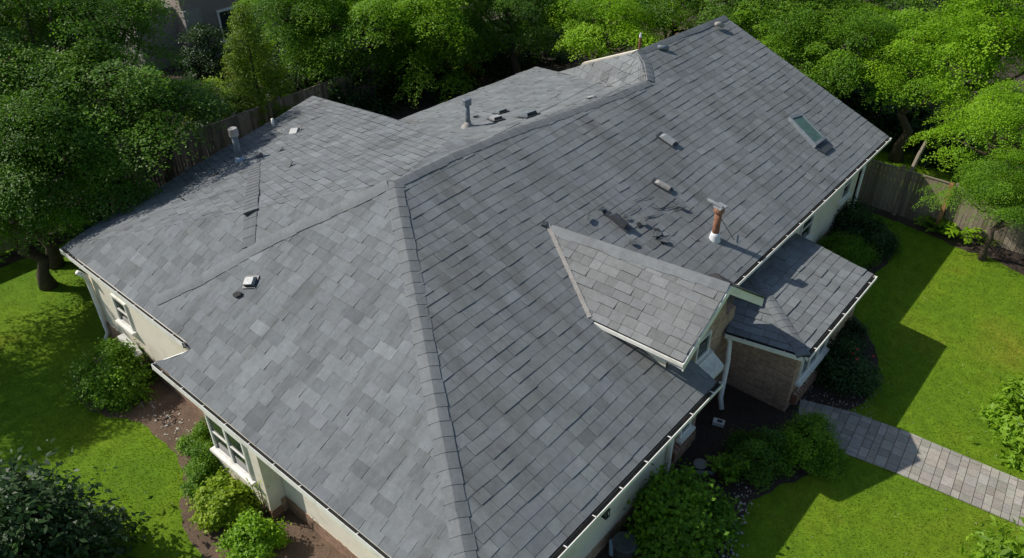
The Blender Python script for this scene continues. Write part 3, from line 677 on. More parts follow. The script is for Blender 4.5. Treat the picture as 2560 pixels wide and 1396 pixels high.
b = MB(); b.prism([(AX, AY + .25, 0), (AX, WY, 0), (AX, WY, ZA - .05), (AX, AY + .25, ZA - .05)], (.25, 0, 0)); H(b, 'wall', M['brick_x2'] if 'brick_x2' in M else brick_mat('brown_brick_side', 'x'), label='brick side wall of the porch room')
wallx(c3[0] - .5, AY + .25, YF, 0, ZA - .2, BX)
wally(WY + .02, gx1 + .3, AX - .01, 0, 2.9, BY)
# soffit plates closing the eaves
for q in ([(P0[0], P0[1], 2.62), (E1[0], E1[1], 2.62), (E1[0], 7.0, 2.62), (P0[0], 7.0, 2.62)],
          [(P0[0] + .02, P0[1], 2.61), (6.9, P0[1], 2.61), (6.9, 17.0, 2.61), (P0[0] + .02, 17.0, 2.61)],
          [(E2[0], E2[1], 3.16), (PE[0], PE[1], 3.16), (PE[0], YF + .1, 3.16), (E2[0], YF + .1, 3.16)],
          [(c1[0], c1[1], ZA - .16), (c2[0], c2[1], ZA - .16), (c3[0], c3[1], ZA - .16), (c3[0], YF, ZA - .16), (c1[0], YF, ZA - .16)],
          [(notch[3][0], notch[3][1] - .2, 3.0), (XL + .2, 17.2, 3.0), (XL + .2, 24.2, 3.0), (notch[3][0], 24.2, 3.0)]): soffit(q)
# --- windows
def window(cx, z0, z1, hw, ax, plane_, out, sill=True, mull=0, rail=True, depth=.06, label=None, fw=.07, glass='glass', sillc='white', inner=0):
    """window on a wall; ax 'x': wall faces -x and the window runs along y"""
    fr = MB(); d = -1
    def P_(s, z, o): return (plane_ + d * o, s, z) if ax == 'x' else (s, plane_ + d * o, z)
    def bx(b, s0, s1, za, zb, o0, o1): 
        a, c = P_(s0, za, o0), P_(s1, zb, o1); b.box([min(a[i], c[i]) for i in range(3)], [max(a[i], c[i]) for i in range(3)])
    s0, s1 = cx - hw, cx + hw
    bx(fr, s0, s0 + fw, z0, z1, -.02, depth); bx(fr, s1 - fw, s1, z0, z1, -.02, depth); bx(fr, s0 + fw, s1 - fw, z1 - fw, z1, -.02, depth); bx(fr, s0 + fw, s1 - fw, z0, z0 + fw, -.02, depth)
    for k in range(mull):
        m_ = s0 + (s1 - s0) * (k + 1) / (mull + 1); bx(fr, m_ - .045, m_ + .045, z0 + fw, z1 - fw, -.02, depth - .008)
    if rail:
        zm = (z0 + z1) / 2; e_ = s0 + fw; n = mull + 1
        for k in range(n):
            a_ = s0 + (s1 - s0) * k / n + (.045 if k else fw); c_ = s0 + (s1 - s0) * (k + 1) / n - (.045 if k < n - 1 else fw); bx(fr, a_, c_, zm - .025, zm + .025, -.02, depth - .02)
    w = H(fr, 'window', M['white'], label=label)
    gl = MB(); bx(gl, s0 + fw * .5, s1 - fw * .5, z0 + fw * .5, z1 - fw * .5, -.04, .012); H(gl, 'pane', M[glass], w)
    if sill: sb = MB(); bx(sb, s0 - .1, s1 + .1, z0 - .09, z0 - .002, -.02, depth + .10); H(sb, 'sill', M[sillc], w)
    return w
window(21.3, 1.55, 2.55, .42, 'x', XL, -1, label='small window in the left wing')
window(14.45, 1.15, 2.5, .82, 'x', BFX, -1, mull=1, label='double sash window in the bay')
wc, wd = ony(1697, 1092, YN + .06), ony(1724, 1040, YN + .06)
window((wc[0] + wd[0]) / 2, wc[2], wd[2] + .35, max(.25, abs(wd[0] - wc[0]) / 2 + .05), 'y', YN + .06, -1, label='window under the near front eave')
wa, wb = ony(1738, 905, WY), ony(1771, 828, WY)
window((wa[0] + wb[0]) / 2, min(wa[2], wb[2]), max(wa[2], wb[2]), abs(wb[0] - wa[0]) / 2 + .12, 'y', WY, -1, rail=False, label='window in the brick gable')
window((AX + c3[0]) / 2 - 1.1, .95, 2.05, .95, 'y', AY, -1, mull=2, rail=False, label='triple window in the brick porch room')
window(24.6, 1.4, 2.5, .5, 'y', YF, -1, label='window halfway along the cream front wall')
window(28.1, 1.6, 2.7, .42, 'y', YF, -1, label='window at the far end of the cream front wall')
bv = onx(1838, 1034, AX); window(bv[1], bv[2] - .2, bv[2] + .2, .19, 'x', AX, -1, sill=False, rail=False, fw=.05, label='small basement vent in the brick side wall')
b = MB(); bx0 = (AX + c3[0]) / 2 - 2.2; b.prism([(bx0, AY, .62), (bx0, AY - .18, .54), (bx0, AY - .18, .2), (bx0, AY, .16)], (2.5, 0, 0)); H(b, 'brick_sill', M['soldier_y'])
b = MB(); zz_ = wc[2] - .1; b.prism([(13.55, YN + .06, zz_), (13.55, YN - .12, zz_ - .08), (13.55, YN - .12, zz_ - .4), (13.55, YN + .06, zz_ - .45)], (1.1, 0, 0)); H(b, 'brick_sill', M['soldier_y'])
# white box sill under the gable window
b = MB(); wx = (wa[0] + wb[0]) / 2; zs = min(wa[2], wb[2]) - .03; b.prism([(wx - .5, WY, zs), (wx - .5, WY - .5, zs - .35), (wx - .5, WY - .5, zs - .5), (wx - .5, WY, zs - .62)], (1.05, 0, 0)); H(b, 'window_ledge', M['white'])
# --- downspouts
def spout(pts, name='downspout', r=.055, elbow=None):
    b = MB(); b.tube(pts, r, 8); return H(b, name, M['white'], smooth=True)
spout([(6.45, 23.1, 2.85), (6.64, 23.1, 2.6), (6.66, 23.1, 2.3), (6.66, 23.1, .35), (6.5, 23.1, .12)], r=.075)
spout([(13.3, YN - .1, 2.6), (13.3, YN - .09, 2.3), (13.3, YN - .09, .3), (13.3, YN - .22, .12)], r=.06)
spout([(c1[0] + .02, c1[1] - .1, ZA - .15), (c1[0] + .05, c1[1] - .15, ZA - .35), (16.75, 6.5, ZA - .6), (16.62, 6.45, .5), (16.5, 6.3, .2)], r=.075)
spout([(29.45, YF - .1, 3.1), (29.45, YF - .1, .3), (29.45, YF - .2, .1)], r=.06)
# wall lantern on the near cream wall
lp = ony(1514, 1284, YN - .16); b = MB()
b.box((-.07, -.07, -.12), (.07, .07, -.10), off=lp, M3=Matrix.Identity(3)); b.box((-.08, -.08, .12), (.08, .08, .145), off=lp, M3=Matrix.Identity(3))
for sx in (-.065, .065):
    for sy in (-.065, .065): b.box((sx - .008, sy - .008, -.10), (sx + .008, sy + .008, .12), off=lp, M3=Matrix.Identity(3))
b.tube([lp + [0, .16, .16], lp + [0, .1, .24], lp + [0, 0, .22], lp + [0, 0, .14]], .013, 6); b.box((-.05, .13, .05), (.05, .158, .22), off=lp, M3=Matrix.Identity(3))
b.box((-.045, -.045, -.09), (.045, .045, .08), off=lp, M3=Matrix.Identity(3), m=1); H(b, 'wall_lamp', [M['dark_metal'], M['glass']], label='small black lantern on the cream wall')
# --- roof fittings
def frame_on(nrm, ud):
    n = Vector(nrm).normalized(); u = Vector(ud); u = (u - n * u.dot(n)).normalized(); s = n.cross(u); return Matrix((u, s, n)).transposed()
FR, FL = frame_on(RP[0], (1, 0, 0)), frame_on(LP[0], (0, -1, 0)); FB = frame_on(BP[0], (1, 0, 0))
def vent_pipe(p, h, r, mats, capr=1.5, caph=.16, lean=(0, 0), label=None, base=.16, boot_h=.2, n=14, ragged=False, taper=1.0):
    p = np.array(p); b = MB(); top = p + [lean[0], lean[1], h]
    b.tube([p + [0, 0, -.1], p * .5 + top * .5, top], [r, r * .95, r * taper], n); o = H(b, 'vent_pipe', mats[0], smooth=True, label=label)
    c = MB()
    if ragged:
        c.tube([top + [0, 0, -.10], top + [0, 0, -.05], top + [0, 0, .02], top + [0, 0, .06]], [r * 1.2, r * 1.5, r * 1.4, r * 1.25], n)
    else: c.tube([top + [0, 0, -.05], top + [0, 0, -.04], top + [0, 0, caph - .03], top + [0, 0, caph]], [r * 1.25, r * capr, r * capr, r * capr * .85], n)
    H(c, 'pipe_cap', mats[1], o, smooth=False)
    f = MB(); f.tube([p + [0, 0, -.12], p + [0, 0, .02], p + [0, 0, boot_h * .6], p + [0, 0, boot_h]], [base * 1.35, base * 1.15, r * 1.35, r * 1.12], n); H(f, 'pipe_boot', mats[2], o, smooth=True)
    return o
vent_pipe(Ls(600, 404), 1.05, .115, (M['lead'], M['vent_cap'], M['bluegrey']), 1.45, .24, label='tall grey vent pipe with a wide cap near the left gable', base=.15)
bp = vent_pipe(Rp(1786, 598), 1.02, .11, (M['clay'], M['clay'], M['mastic']), label='rusty brown vent pipe with a white sealed base', base=.15, boot_h=.24, ragged=True)
tp = Rp(1786, 598) + [0, 0, 1.08]; b = MB(); b.prism([tp + [-.10, .38, .14], tp + [-.05, -.10, .03], tp + [.08, -.06, .03], tp + [-.01, .40, .16]], (0, 0, .03)); b.prism([tp + [-.14, -.1, -.02], tp + [.18, -.16, -.02], tp + [.22, .12, .0], tp + [-.1, .16, .0]], (0, 0, .045)); H(b, 'pipe_cap', M['metal'], bp)
vent_pipe(Bp(1170, 318), 0.85, .09, (M['lead'], M['lead'], M['vent_cap']), 1.7, .18, label='grey vent pipe with a flared cap on the rear slope', base=.2, taper=.9)
def roof_box(p, F, sx, sy, h, m0, m1, rot=0, label=None, name='roof_vent', hood=.6):
    """low louvre vent: flashing plate, hood that opens down-slope"""
    R3 = F @ Matrix.Rotation(rot, 3, 'Z'); b = MB()
    b.box((-sx * .7, -sy * .7, 0.028), (sx * .7, sy * .7, .045), M3=R3, off=p, m=1)
    w = [(-sx / 2, -sy / 2, .045), (sx / 2, -sy / 2, .045), (sx / 2, sy / 2, .045), (-sx / 2, sy / 2, .045)]; t = [(-sx / 2 * .9, -sy / 2, h), (sx / 2 * .9, -sy / 2, h), (sx / 2 * .9, sy / 2 * hood, h), (-sx / 2 * .9, sy / 2 * hood, h)]
    w = [R3 @ Vector(q) + Vector(p) for q in w]; t = [R3 @ Vector(q) + Vector(p) for q in t]
    b.poly(t); b.poly([w[0], w[1], t[1], t[0]], 1, 1)
    for i in (1, 2, 3): j = (i + 1) % 4; b.poly([w[i], w[j], t[j], t[i]], 1, 0)
    return H(b, name, [m0, m1], label=label, bevel=0.0)
MW, DM, MT = M['white'], M['dark_metal'], M['metal']
roof_box(Ls(738, 331), FL, .36, .34, .12, MT, DM, .5, 'square silver vent near the left gable')
roof_box(Lp(629, 707), FL, .30, .28, .15, MT, DM, .5, 'square silver vent low on the left slope')
roof_box(Bp(1240, 300), FB, .30, .62, .14, MT, DM, -.5, 'long silver vent on the rear slope'); roof_box(Bp(1252, 283), FB, .34, .34, .12, M['lead'], DM, -.2)
roof_box(Bp(1322, 291), FB, .42, .42, .16, M['lead'], DM, -.2, 'blue grey vent close behind the ridge')
roof_box(Rp(1667, 352), FR, .26, .52, .13, MT, DM, .1, 'silver vent high on the front slope')
roof_box(Rp(1655, 466), FR, .20, .50, .10, M['vent_cap'], DM, .25, 'rusted broken vent on the front slope')
roof_box(Rp(1543, 556), FR, .17, .60, .20, M['dark_metal'], DM, .0, 'upright grey vent above the front gable')
# lying stubs near the far ridge
b = MB(); p = Rp(1797, 72); b.tube([p + [-.16, .08, .2], p + [0.02, 0, .18], p + [.16, -.1, .08]], [.09, .10, .08], 10); H(b, 'vent_pipe', M['vent_cap'], smooth=True, label='short pale pipe lying by the far peak')
b = MB(); p = Rp(1657, 126); b.tube([p + [-.16, .12, .14], p + [.14, -.15, .07]], [.08, .09], 8); H(b, 'vent_pipe', M['lead'], smooth=True, label='short grey pipe lying below the far ridge')
b = MB(); p = Ls(685, 322); b.tube([p + [0, 0, 0], p + [0, .0, .42]], [.05, .06], 8); H(b, 'vent_pipe', M['white'], smooth=True, label='thin white pipe at the left gable edge')
b = MB(); p = at(1617, 105, 6.3); b.tube([p + [0, .3, -.4], p + [0, .3, .12]], [.05, .05], 8); b.tube([p + [0, .3, .12], p + [0, .3, .28]], [.06, .03], 8, m=1); H(b, 'vent_pipe', [M['clay'], M['white']], label='tiny pipe poking above the far ridge')
# skylight
s0, s1, s2, s3 = Rp(1968, 300), Rp(1998, 291), Rp(2059, 354), Rp(2035, 372)
b = MB(); nn = np.array(RP[0]); fr = [s0, s1, s2, s3]; cen = sum(fr) / 4
oute = [cen + (p - cen) * 1.0 for p in fr]; inn = [cen + (p - cen) * np.array([.84, .84, .84]) for p in fr]; hgt = .16
ord_ = [0, 1, 2, 3]
for i in range(4):
    j = (i + 1) % 4; b.poly([oute[i] + nn * hgt, oute[j] + nn * hgt, inn[j] + nn * hgt, inn[i] + nn * hgt]); b.poly([oute[i], oute[j], oute[j] + nn * hgt, oute[i] + nn * hgt]); b.poly([inn[i] + nn * .08, inn[j] + nn * .08, inn[j] + nn * hgt, inn[i] + nn * hgt])
sk = H(b, 'skylight', M['lead'], label='long skylight with green tinted glass')
b = MB(); b.poly([p + nn * .13 for p in inn]); H(b, 'skylight_pane', M['skylight_glass'], sk)
b = MB(); q0, q1 = Rp(2040, 376), Rp(2062, 358); q2, q3 = Rp(2080, 372), Rp(2060, 388); b.prism([q0 + nn * .03, q1 + nn * .03, q2 + nn * .03, q3 + nn * .03], nn * .05); H(b, 'skylight_apron', M['dark_metal'], sk)
# ------------------------------------------------------------ loose things on the roof
def chunk(px, F, pf, size, material, label, name='loose_shingle', cat='shingle', seed=1, h=.03, group='debris lying on the roof', asp=1.5, base=.045):
    r = random.Random(seed); p = Vector(pf(*px)); b = MB(); R3 = F @ Matrix.Rotation(r.uniform(0, 3), 3, 'Z'); n = 7; pts = []
    for i in range(n):
        a = 2 * math.pi * i / n + r.uniform(-.25, .25); q = size * r.uniform(.6, 1.1); pts.append(R3 @ Vector((math.cos(a) * q * asp, math.sin(a) * q, base + r.uniform(0, .03))))
    b.prism(pts, F @ Vector((0, 0, h)), .8 if material is M['shingle'] else 1)
    return b.build(name, material, origin=None, label=label, cat=cat, group=group) if False else _put(b, p, name, material, label, cat, group)
def _put(b, p, name, material, label, cat, group=None, **k):
    o = b.build(name, material, label=label, cat=cat, group=group, **k); o.location = p; return o
chunk((598, 738), FL, Ls, .11, M['deck'], 'torn black felt scrap low on the left slope below the silver vent', 'felt_scrap', 'felt scrap', 3)
chunk((702, 376), FL, Ls, .13, M['shingle'], 'loose dark shingle right of the tall vent pipe', seed=4)
chunk((725, 416), FL, Ls, .14, M['shingle'], 'broken shingle below the loose shingle near the left gable', seed=5)
chunk((543, 437), FL, Ls, .07, M['deck'], 'small square black scrap left of the tall vent pipe', 'felt_scrap', 'felt scrap', 6, asp=1)
chunk((650, 392), FL, Ls, .12, M['dark_metal'], 'bent dark metal scrap beside the tall vent pipe', 'metal_scrap', 'metal scrap', 7)
chunk((702, 330), FL, Ls, .10, M['dark_metal'], 'crumpled black wire scrap at the foot of the thin white pipe', 'metal_scrap', 'metal scrap', 8)
chunk((470, 423), FL, Ls, .07, M['vent_cap'], 'tiny pale scrap on the edge of the left gable', 'metal_scrap', 'metal scrap', 9)
chunk((1475, 248), FB, Bp, .12, M['metal'], 'thin white strip lying just behind the long ridge', 'metal_strip', 'metal strip', 10, asp=2)
chunk((1190, 296), FB, Bp, .11, M['deck'], 'flat dark scrap behind the flared vent pipe', 'felt_scrap', 'felt scrap', 12)
for k, (q, s_, l_) in enumerate((((1500, 527), .08, 'lifted broken shingle nearest the gable apex'), ((1468, 548), .10, 'curled shingle above the gable apex'), ((1560, 545), .08, 'broken shingle right of the upright vent'), ((1640, 590), .12, 'dark torn shingle midway to the rusty pipe'), ((1655, 605), .12, 'torn shingle end just below the dark torn one'), ((1605, 560), .09, 'cracked shingle in the middle of the damaged patch'), ((1700, 520), .09, 'cracked shingle at the upper right of the damaged patch'), ((1580, 610), .09, 'loose shingle at the lower edge of the damaged patch'))):
    chunk(q, FR, Rp, s_, M['shingle'] if k < 9 else M['shingle'], l_, seed=20 + k, asp=1.6)
# wires
b = MB(); b.tube([np.array(Rp(1800, 570)) + [0, 0, .3], np.array(Rp(1835, 605)) + [0, 0, .06]], .012, 5); b.build('loose_wire', M['rubber'], label='thin black wire trailing from the rusty pipe', cat='wire')
b = MB(); b.tube([np.array(Ls(*q)) + [0, 0, .06 + .02 * i % 2] for i, q in enumerate(((448, 492), (452, 500), (458, 504), (462, 506)))], .018, 5); b.build('loose_wire', M['rubber'], label='short bent black wire on the left gable slope', cat='wire')
# ------------------------------------------------------------ fences
def fence(name, a, c, h, label, post_every=2.4, seed=1, posts=True, bw=.15):
    a = np.array(a, float); c = np.array(c, float); d = c - a; L_ = np.linalg.norm(d); d = d / L_; nrm = np.array([-d[1], d[0]]); r = random.Random(seed)
    e = empty(name, label, 'fence', (a[0], a[1], 0)); b = MB(); s = 0
    P_ = lambda s, o, z: (d[0] * s + nrm[0] * o, d[1] * s + nrm[1] * o, z)
    while s < L_:
        w = bw * r.uniform(.9, 1.1); g_ = .006; hh = h + r.uniform(-.03, .03); t = r.uniform(.65, 1.3); tt = (t * 1.02, t, t * r.uniform(.88, 1.0)); o = r.uniform(-.006, .006)
        b.prism([P_(s + g_, o, .05), P_(s + w - g_, o, .05), P_(s + w - g_, o, hh), P_(s + g_, o, hh)], (nrm[0] * .02, nrm[1] * .02, 0), tt); s += w
    b.build('board_panel', M['wood'], e)
    for z in (.35, h - .35, h + .02):
        rb_ = MB(); rb_.prism([P_(0, .024, z), P_(L_, .024, z), P_(L_, .024, z + .09), P_(0, .024, z + .09)] if z < h else [P_(0, -.03, z), P_(L_, -.03, z), P_(L_, .05, z), P_(0, .05, z)], (nrm[0] * .04, nrm[1] * .04, 0) if z < h else (0, 0, .035), .9); rb_.build('rail', M['wood'], e)
    if posts:
        s = 0.05
        while s < L_:
            pb = MB(); pb.prism([P_(s - .06, .07, 0), P_(s + .06, .07, 0), P_(s + .06, .19, 0), P_(s - .06, .19, 0)], (0, 0, h + .12), .85); pb.build('post', M['wood'], e); s += post_every
    return e
FN = [at(2152, 512, 0)[:2], at(2238, 548, 0)[:2], at(2345, 561, 0)[:2], at(2482, 606, 0)[:2]]
f1 = fence('wooden_fence', (31.0, 8.6), (31.0, 4.9), 1.95, 'weathered grey board fence running from the far right house corner', seed=3, post_every=1.9)
f2 = fence('wooden_fence', (31.05, 4.7), (31.15, -6), 1.85, 'sunlit brown board fence beyond the orange post', seed=4)
b = MB(); b.tube([(31.0, 6.45, 0), (31.2, 6.4, 1.6), (31.6, 6.35, 2.5), (31.9, 6.3, 2.95)], [.09, .085, .08, .07], 7); b.build('leaning_post', M['wood'], label='tall crooked post standing above the grey fence', cat='post')
b = MB(); b.box((30.85, 4.73, 0), (30.98, 4.86, 2.05)); b.build('fence_post', M['wood_orange'], label='orange wooden post between the two front fence stretches', cat='post')
fence('wooden_fence', (-14, 31.2), (41, 31.2), 1.9, 'long dark board fence under the trees behind the left gable', seed=5)
fence('wooden_fence', (41, 31), (41, -12), 1.9, 'dark board fence under the trees behind the far lawn', seed=6)
# ------------------------------------------------------------ neighbour house
nb = empty('neighbour_house', 'shaded grey brown house glimpsed between the trees at the top left', 'house', (25.2, 45.2, 0))
b = MB(); b.box((-3.2, -2, 0), (6.5, 8, 7.6)); b.build('wall', M['neighbour'], nb)
b = MB(); b.box((-3.25, -2.3, 0), (-2.2, -2.0, 3.1)); b.box((-5.6, -1.2, 0), (-3.2, 5, 3.2)); b.build('side_wall', simple('grey_render', (.32, .30, .28)), nb)
b = MB(); b.prism([(-4, -2.8, 7.5), (7.3, -2.8, 7.5), (7.3, 3, 10.4), (-4, 3, 10.4)], (0, 0, .2)); b.prism([(-4, 3, 10.4), (7.3, 3, 10.4), (7.3, 8.8, 7.5), (-4, 8.8, 7.5)], (0, 0, .2)); b.build('roof', M['red_tile'], nb)
for (x0, x1, z0, z1) in ((-.6, 1.0, 3.4, 5.2), (1.6, 3.2, 3.4, 5.2), (1.6, 3.2, 5.8, 7.2), (-1.0, 1.2, .9, 2.5)):
    b = MB(); 
    for q in (((x0 - .12, z0 - .12), (x1 + .12, z0)), ((x0 - .12, z1), (x1 + .12, z1 + .12)), ((x0 - .12, z0), (x0, z1)), ((x1, z0), (x1 + .12, z1)), (((x0 + x1) / 2 - .04, z0), ((x0 + x1) / 2 + .04, z1))): b.box((q[0][0], -2.1, q[0][1]), (q[1][0], -1.98, q[1][1]))
    w = b.build('window', M['white'], nb); b = MB(); b.box((x0, -2.04, z0), (x1, -1.97, z1)); b.build('pane', M['glass'], w)
b = MB(); b.box((-5, -3, 0), (5, 3, 2.7)); b.prism([(-5.4, -3.4, 2.7), (5.4, -3.4, 2.7), (5.4, 0, 4.3), (-5.4, 0, 4.3)], (0, 0, .15), m=1); b.prism([(-5.4, 0, 4.3), (5.4, 0, 4.3), (5.4, 3.4, 2.7), (-5.4, 3.4, 2.7)], (0, 0, .15), m=1)
o = b.build('shed', [M['neighbour'], M['red_tile']], label='low building with a red tiled roof behind the far left trees', cat='shed'); o.location = (8.0, 41, 0)
# ------------------------------------------------------------ trees
def T(px, py, zc, **k):
    p = at(px, py, zc); return p[0], p[1], zc
TREES = [ # px, py, zc, leaf, key, scale, rot, label
 (70, 130, 6.5, 'deep', 1, 1.0, .3, 'tall shade tree filling the top left corner'),
 (235, 50, 6.5, 'deep', 2, .9, 1.1, 'dark broadleaf tree left of the neighbour house'),
 (215, 300, 5.0, 'deep', 3, 1.0, 2.0, 'dark spreading tree over the left fence'),
 (20, 370, 4.8, 'deep', 2, .9, 3.0, 'sun flecked tree on the left edge of the photo'),
 (385, 290, 3.6, 'deep', 1, .6, 4.0, 'low dark tree right of the spreading one, below the neighbour house'),
 (35, 510, 3.4, 'mid', 3, .62, .8, 'small tree hanging over the lawn left of the gable corner'),
 (770, 20, 4.6, 'mid', 3, .8, 2.6, 'green tree right of the neighbour house'),
 (905, 100, 2.9, 'mid', 1, 1.02, 5.5, 'big maple rising behind the left gable peak'),
 (1110, 105, 2.6, 'mid', 2, .85, .2, 'rounded maple between the two rear gables'),
 (1040, -10, 5.0, 'bright', 1, .9, 1.7, 'leafy crown at the top edge above the big maple'),
 (1290, 20, 4.0, 'deep', 3, .8, 3.3, 'shaded tree left of the bright yellow green maple'),
 (1500, 70, 3.4, 'bright', 2, .88, 4.4, 'bright sunlit maple behind the long ridge'),
 (1680, 20, 3.6, 'bright', 3, .7, .9, 'sunlit crown touching the far ridge from behind'),
 (1980, 70, 4.6, 'mid', 1, .85, 3.9, 'green tree just right of the far roof peak'),
 (2100, 110, 4.6, 'mid', 2, .78, 2.2, 'layered tree behind the far roof slope'),
 (2160, -30, 5.6, 'deep', 3, .85, 1.4, 'dark tree at the top edge right of centre'),
 (2310, 165, 4.4, 'bright', 3, .74, 5.9, 'broad bright maple above the back lawn'),
 (2480, 80, 5.4, 'bright', 1, .95, .5, 'tall bright maple in the top right corner'),
 (2545, 330, 4.0, 'bright', 2, .62, 4.9, 'maple leaning over the right fence'),
 (2520, 490, 2.7, 'mid', 1, .46, 1.9, 'small round tree standing against the brown fence'),
 (1840, -60, 6, 'deep', 2, .9, .1, 'dark tree beyond the far peak at the top edge'),
]
for px, py, zc, leaf, key, sc, rot, lab in TREES:
    x, y, _ = T(px, py, zc)
    tree('maple_tree' if 'maple' in lab else 'broadleaf_tree', x, y, zc, 4.4, 3.6, leaf, key, lab, rot, lobes=15, clumps=7, per=620, leafs=.105, sc=sc)
# off-frame tree that shades the left lawn
tree('broadleaf_tree', 1.5, 27.5, 5.2, 4.4, 3.6, 'mid', 3, 'tree just outside the left edge that shades the lawn', 2.2, lobes=15, clumps=7, per=620, leafs=.105, sc=.8)
# fir
def fir(name, x, y, Hh, R, leaf, label, seed):
    e = empty(name, label, 'tree', (x, y, 0), 'trees around the garden'); P, Tn, O = conifer_points(seed, R, Hh, 26, 110)
    c = link('crown', leaves_mesh('crown', P, .11, LEAF[leaf], .5, Tn, .4, seed, O), e); c.location = (0, 0, Hh / 2 + .4)
    b = MB(); b.tube([(0, 0, 0), (0, 0, Hh * .9)], [.13, .03], 7); b.build('trunk', M['bark'], e)
q = at(665, 330, 0); fir('fir_tree', q[0], q[1], 5.8, 1.9, 'olive', 'pointed conifer behind the left gable slope', 4)
q = at(545, 262, 1.0); bush('yellow_shrub', q[0], q[1], 1.5, 2.2, 'yellow', 9000, .13, 5, 'yellow green shrub glowing left of the conifer', group='shrubs behind the house')
q = at(590, 175, .5); bush('copper_shrub', q[0], q[1], .8, 1.6, 'red', 3000, .1, 6, 'small copper red shrub below the neighbour house', group='shrubs behind the house')
for i, (a, c_, s_, l_) in enumerate(((1190, 150, 1.2, 'copper red shrub in the dark gap behind the rear roof'), (2100, 205, .8, 'orange leaved shrub at the foot of the far fence'))):
    q = at(a, c_, .6); bush('copper_shrub', q[0], q[1], s_, 1.2, 'red', 2500, .12, 30 + i, l_, group='shrubs behind the house')
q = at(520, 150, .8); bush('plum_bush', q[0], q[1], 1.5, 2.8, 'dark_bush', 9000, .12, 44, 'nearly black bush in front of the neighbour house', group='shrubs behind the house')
# under-storey along the back so no bright lawn shows through the trunks
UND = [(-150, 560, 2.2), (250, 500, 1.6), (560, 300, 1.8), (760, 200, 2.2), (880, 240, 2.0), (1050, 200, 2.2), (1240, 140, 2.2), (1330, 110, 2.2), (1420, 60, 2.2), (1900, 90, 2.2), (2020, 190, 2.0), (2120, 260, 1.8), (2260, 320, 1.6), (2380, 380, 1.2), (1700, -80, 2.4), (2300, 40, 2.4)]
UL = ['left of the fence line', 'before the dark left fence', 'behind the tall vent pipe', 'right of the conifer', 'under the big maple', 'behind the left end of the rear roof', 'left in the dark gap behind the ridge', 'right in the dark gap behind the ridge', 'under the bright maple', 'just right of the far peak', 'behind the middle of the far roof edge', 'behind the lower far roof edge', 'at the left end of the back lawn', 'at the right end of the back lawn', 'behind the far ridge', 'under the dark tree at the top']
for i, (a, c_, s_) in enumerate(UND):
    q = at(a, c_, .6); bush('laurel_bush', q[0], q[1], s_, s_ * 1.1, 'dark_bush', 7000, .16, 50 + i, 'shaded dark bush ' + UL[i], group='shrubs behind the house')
# ------------------------------------------------------------ bushes in the beds
def B(px, py, z=0): q = at(px, py, z); return q[0], q[1]
bush('viburnum_bush', *B(283, 945, .5), 1.05, 1.5, 'mid', 15000, .085, 101, 'large rounded green bush by the left corner of the wing', clumpy=1.2)
bush('white_flowered_bush', *B(490, 1110, .3), .45, .7, 'mid', 4200, .06, 102, 'small pale tipped bush at the left end of the row under the bay')
bush('boxwood_bush', *B(512, 1165, .3), .55, .9, 'mid', 7500, .055, 103, 'dense mid green bush second in the row under the bay')
bush('boxwood_bush', *B(520, 1075, .3), .4, .7, 'mid', 3500, .055, 104, 'little bush hugging the wall behind the row under the bay')
bush('hydrangea_bush', *B(560, 1250, .4), .72, 1.0, 'yellow', 6500, .10, 105, 'broad yellow green bush under the bay window', aspect=.7)
bush('hydrangea_bush', *B(630, 1345, .4), .68, 1.0, 'bright', 8000, .085, 106, 'bright green bush at the near corner of the bay', aspect=.6)
bush('boxwood_bush', *B(500, 1215, .3), .45, .75, 'mid', 5000, .055, 107, 'low green bush between the pale tipped and the yellow green ones')
sprig('climbing_plant', *B(665, 1290, 0), 1.7, 7, 12, .10, 'yellow', 108, 'thin climbing stems against the cream bay wall', spread=.35)
# foreground left dark tree with large leaves
e = bush('magnolia_tree', *B(0, 1400, 1.2), 2.2, 3.3, 'dark_bush', 24000, .19, 110, 'dark large leaved tree in the bottom left corner', cat='tree', aspect=.45, clumpy=3.0, group='trees around the garden', sprays=230, up=.6)
bush('rhododendron_bush', *B(1690, 1290, .5), 1.25, 1.5, 'mid', 7500, .14, 111, 'large broad leaved bush beside the near cream wall', aspect=.62, clumpy=1.5)
bush('azalea_bush', *B(1890, 1140, .35), .78, 1.25, 'deep', 14000, .07, 112, 'dark green bush in front of the brick porch wall')
bush('azalea_bush', *B(2020, 1120, .35), .80, 1.3, 'mid', 16000, .062, 113, 'rounded brighter bush at the start of the paved path')
sprig('fern_plant', *B(1812, 1200, .1), .8, 26, 18, .17, 'mid', 114, 'upright fern like plant left of the dark green bush', spread=.5)
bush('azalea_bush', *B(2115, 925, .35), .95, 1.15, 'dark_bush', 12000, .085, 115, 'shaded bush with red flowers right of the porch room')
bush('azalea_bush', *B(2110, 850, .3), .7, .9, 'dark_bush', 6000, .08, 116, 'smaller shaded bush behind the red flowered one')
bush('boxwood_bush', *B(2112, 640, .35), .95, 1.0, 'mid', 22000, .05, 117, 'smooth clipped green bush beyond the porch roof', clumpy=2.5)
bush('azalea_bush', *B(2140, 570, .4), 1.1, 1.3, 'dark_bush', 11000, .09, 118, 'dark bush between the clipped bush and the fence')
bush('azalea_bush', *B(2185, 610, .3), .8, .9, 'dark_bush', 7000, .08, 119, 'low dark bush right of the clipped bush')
sprig('hosta_plant', *B(2395, 590, .1), .55, 26, 10, .22, 'bright', 120, 'bright leafy plant at the foot of the brown fence', spread=.9, aspect=.5)
sprig('hosta_plant', *B(2335, 572, .1), .55, 22, 10, .2, 'mid', 121, 'darker leafy plant left of the bright one by the fence', spread=.8, aspect=.5)
sprig('hosta_plant', *B(2470, 610, .1), .4, 14, 9, .14, 'olive', 122, 'thin pale plant right of the bright one by the fence', spread=.6)
